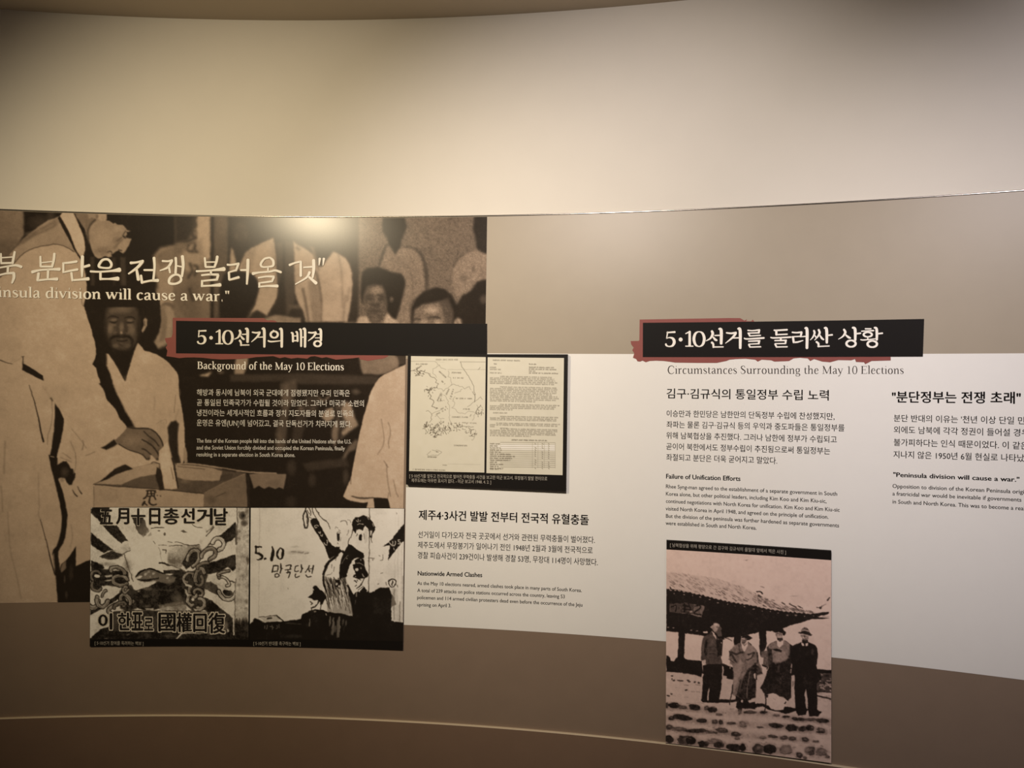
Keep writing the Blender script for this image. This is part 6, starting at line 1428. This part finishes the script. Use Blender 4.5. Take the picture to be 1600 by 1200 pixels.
def paint_map(p):
    L, R = p.line, p.rng

    def wob(q, w=.62, t=.42, a=.8, amp=.6, step=2.2):
        q = np.asarray(q, float)
        out = []
        for i in range(len(q) - 1):
            n = max(int(np.hypot(*(q[i + 1] - q[i])) / step), 1)
            for k in range(n):
                out.append(q[i] + (q[i + 1] - q[i]) * k / n + R.normal(0, amp, 2))
        out.append(q[-1])
        L(out, w, t, .9, a, False)

    def label(x0, y0, x1, y1, h=2.0, t=.36):
        n = int(np.hypot(x1 - x0, y1 - y0) / 1.5)
        d = np.array([x1 - x0, y1 - y0]) / max(np.hypot(x1 - x0, y1 - y0), 1e-6)
        nrm = np.array([-d[1], d[0]])
        for k in range(n):
            if R.random() < .13:
                continue
            c = np.array([x0, y0]) + d * (k + .5) * 1.5
            e = nrm * h * .5 * R.uniform(.5, 1)
            L([c - e, c + e + d * R.normal(0, .4)], .8, t, .9, .8, False)
            if R.random() < .5:
                L([c - d * .6, c + d * .6], .7, t, .9, .8, False)
    L([(642, 564.5), (680, 564.6)], .8, .5, .8, .8, False); L([(680, 565), (694, 566)], .6, .6, .8, .6, False); L([(719, 565.4), (758, 565.6)], .8, .4, .8, .8, False)
    label(681, 562, 716, 562, 2.4, .42); label(650, 569, 669, 569); label(706, 582.2, 721, 582.6); label(708, 590.4, 727, 590.8); label(712, 622.5, 740, 623); label(723.5, 639, 734, 639.4); label(706, 651.6, 734, 652); label(722, 660.4, 745, 661.4, 1.8, .46)
    label(709, 696, 730, 696.4); label(668, 714, 683, 714.4); label(645, 733.4, 696, 735, 2.4, .4); label(690, 726.6, 700, 727, 1.6, .5)
    label(650, 578, 659, 571); label(686, 580, 698, 591, 2.2); label(690, 595, 696, 601, 2); label(683, 627, 690, 613, 2.6); label(688, 627, 690.6, 615, 1.6); label(697, 617, 702, 607, 2.4); label(703, 625, 709.6, 604, 3); label(684, 627.4, 695, 625.4, 1.6)
    label(688, 640, 698, 635, 2.2); label(681, 648, 700, 638, 2.2); label(677, 668, 691, 657, 2.6); label(674, 672, 695, 658, 2); label(663, 671, 668, 658, 2.6)
    wob([(681, 565.4), (684, 569), (688, 572.5), (693, 576), (697, 577.5)]); wob([(719.5, 565.5), (722, 573), (730, 585), (737, 596), (740, 603), (741, 612), (743, 617), (740, 616), (738, 612)], .8, .34, .9, .3); wob([(700, 577.4), (758, 577.6)], .6, .5, .7, .2)
    wob([(642.5, 580), (648, 579), (653, 584), (658, 580), (662, 582), (668, 582), (672, 586), (675, 590), (680, 591), (682, 597), (684, 600), (683, 606)], .8, .3, .9, 1); wob([(676, 576), (675.6, 584), (680, 585), (682, 590)]); wob([(676, 576), (684, 573), (687, 571)]); wob([(651, 576), (656, 587), (650, 587), (655, 582)], .9, .26, .9, 1.2)
    wob([(668, 585), (672, 583), (672, 588)]); wob([(700, 580), (702, 582), (699.6, 588), (705, 591), (705.5, 600), (704, 603), (696, 608), (692, 612)]); wob([(704, 603), (708, 600), (716, 602), (725, 606), (733, 605), (736, 609)], .7, .4); wob([(710, 614), (720, 612), (722, 608)], .7, .42)
    wob([(683, 606), (690, 608), (694, 610)]); wob([(683, 606), (676, 607), (668, 609), (672, 614), (674, 620), (677, 627), (678, 634), (682, 636), (683, 641), (681, 639)], .9, .26, .9, 1.2); wob([(666, 609), (671, 607), (670, 612), (675, 605)], .9, .3, .9, 1.4)
    wob([(694, 617), (700, 626), (699, 630), (702, 634), (703, 642), (702, 655), (704, 663)]); wob([(710, 620), (707, 627), (711, 629), (707, 638), (712, 640), (716, 645), (724, 646), (733, 643), (741, 644)]); wob([(741.6, 617), (741.4, 628)], 1, .3, .9, .4)
    wob([(731, 635), (741, 628), (751, 620), (754, 624)], .7, .38, .8, .4); wob([(742, 644), (747, 638), (751, 633)], 1, .3, .9, .6); wob([(743, 645), (748, 647), (753, 645), (752, 649)], .9, .32, .9, .8); wob([(743, 645), (740, 652), (738, 657)]); wob([(748, 645), (746, 636), (745, 633)]); wob([(752, 634), (754, 639)])
    wob([(666, 643), (671, 642), (675, 648), (673, 652), (675, 656), (671, 660)], .8, .36); wob([(680, 652), (683, 649), (686, 654), (694, 654)]); wob([(673, 648), (688, 641)])
    for cx, cy, n, s in ((683, 672, 30, 7), (672, 672, 18, 6), (681, 681, 14, 3.4), (695, 672, 24, 5), (706, 668, 24, 5), (720, 667, 22, 6), (666, 665, 14, 4), (735, 673, 8, 3), (740, 680, 10, 3), (656, 581, 14, 5), (672, 611, 12, 4), (748, 645, 10, 4)):
        for _ in range(n):
            x, y = R.normal(cx, s), R.normal(cy, s * .7)
            a = R.uniform(0, 6.28)
            k = R.uniform(1, 3.2)
            L([(x, y), (x + k * math.cos(a), y + k * math.sin(a))], R.uniform(.6, 1.1), .28, .8, .85, False)
    wob([(743, 671), (743, 680), (739, 688), (737, 687)]); wob([(722, 666), (740, 667)], .8, .36, .9, .3); wob([(668, 708), (673, 705)], .7, .42); wob([(676, 704), (682, 703), (690, 706), (686, 710), (677, 712), (670, 712), (667, 710)], .7, .42)
    label(681, 705.6, 686, 706.6, 1.4, .3); L([(700, 725), (750, 726)], .7, .6, .9, .7, False); wob([(748, 578), (750, 574)], .8, .34)
    p.a += .012 * p.noise(8, 2)


def paint_report(p):
    L, P, R = p.line, p.poly, p.rng
    tilt = .022

    def typed(x0, x1, y, t=.42):
        x = x0
        while x < x1:
            w = R.integers(2, 10)
            for _ in range(w):
                if x > x1:
                    break
                yy = y + (x - 763) * tilt
                L([(x, yy - R.uniform(.5, .9)), (x + R.normal(0, .35), yy + .7)], .75, t + R.normal(0, .05), .9, .75, False)
                L([(x - .4, yy + R.uniform(-.8, .8)), (x + .5, yy + R.uniform(-.8, .8))], .65, t, .9, .6, False)
                x += 1.22
            x += 1.25
    typed(770.5, 813, 562.6, .4); typed(772, 776, 568.4, .4); typed(827, 837, 567.5, .36); typed(766, 775, 574); typed(766, 783, 577); typed(766, 784, 582.5)
    typed(827, 867, 572.4, .36); typed(827, 871, 575.4, .36); typed(827, 838, 578.4, .36); typed(827, 872, 581.4, .36)
    L([(827, 569.4), (838, 569.6)], .6, .4, .8, .8, False)
    rows = [(782, 862, 587.8), (766, 866, 590.5), (766, 867, 593.2), (766, 871, 596), (766, 866, 598.7), (782, 870, 604.2), (766, 872, 607), (766, 870, 609.7), (766, 869, 612.5), (766, 863, 615.2), (766, 871, 618), (766, 874, 620.7), (766, 868, 623.5), (766, 836, 626.2),
            (782, 875, 631.5), (766, 868, 634.2), (766, 866, 637), (766, 801, 639.6), (771, 793, 644.8), (782, 872, 650.2), (766, 869, 653), (766, 870, 655.5), (776, 874, 661), (766, 871, 663.6), (766, 773, 666.4), (782, 871, 669.6), (766, 872, 672.2), (766, 867, 675), (766, 868, 677.6), (766, 829, 680.4), (800, 855, 686.6)]
    for x0, x1, y in rows:
        typed(x0, x1, y, .44 if y < 686 else .32)
    L([(782, 668.6), (793, 669)], .7, .35, .8, .8, False)
    y = lambda v, x: v + (x - 766) * .014
    P([(782, y(693, 782)), (867, y(693, 867)), (867, y(702.6, 867)), (782, y(702, 782))], .97, 2.5); P([(766, 692.6), (782, 693), (782, 702), (766, 701.6)], .9, 3)
    for i in range(13):
        v = 691 + i * 3.2
        typed(766, 766 + R.uniform(10, 22) + (18 if 4 < i < 9 else 0), v + 2.4, .3)
        L([(782, y(v, 782)), (867, y(v, 867) - .6)], .75, .36 if i > 4 else .42, .9, .85, False)
        for x in (836, 847, 857):
            if R.random() < .8:
                L([(x, y(v, x) + 1), (x + R.uniform(.4, 2), y(v, x) + 2)], 1, .35, .9, .9, False)
    for x in (832, 840.6, 850.6, 867.8):
        L([(x, y(690.5, x)), (x - .2, y(730, x))], .6, .46, .9, .7, False)
    typed(766, 779, 733, .4)
    p.a += .012 * p.noise(8, 2)


docs = slab('document_board', quad_uz([(637.2, 552.8), (887, 553.6), (884.4, 767.6), (634.2, 757.2)], OFF_D1), OFF_D0, OFF_D1, M_BOARD, None, 24)
thing(docs, 'black framed board holding a hand-drawn map and a typed report page', 'document board')
M_PAPER = mat('document_print', (0, 0, 0), 0.5, spec=0.35, attr=True)
e = Print([(642.2, 556.4), (759, 558), (756.8, 738.4), (639.2, 736)], OFF_D1 + 0.3 * MM, 1.6, .80)
paint_map(e)
o = e.build('map_sheet', RAMP_DOC, M_PAPER, docs)
o['label'] = 'cream sheet with a thin-lined map of a peninsula'
f = Print([(762, 558.2), (881.2, 559.4), (879, 742.4), (760, 739.2)], OFF_D1 + 0.3 * MM, 1.6, .80)
paint_report(f)
o = f.build('report_sheet', RAMP_DOC, M_PAPER, docs)
o['label'] = 'cream typed page with a ruled table'
L = Lettering(OFF_D1 + 0.5 * MM)
L.set('[ 5·10선거를 앞두고 전국적으로 벌어진 무력충돌 사건을 보고한 미군 보고서. 무장봉기 발발 전이므로', 639.8, 855, 746.4, 751, 6.7, 0.0, True)
L.set('제주도에는 아무런 표시가 없다. - 미군 보고서 1948. 4. 2. ]', 642.8, 767.2, 753.4, 756.2, 6.7, 0.0, True)
o = L.build('caption_lettering', M_IVORY_DIM, docs)

bpy.data.objects.remove(_font_o)
bpy.data.curves.remove(_font)
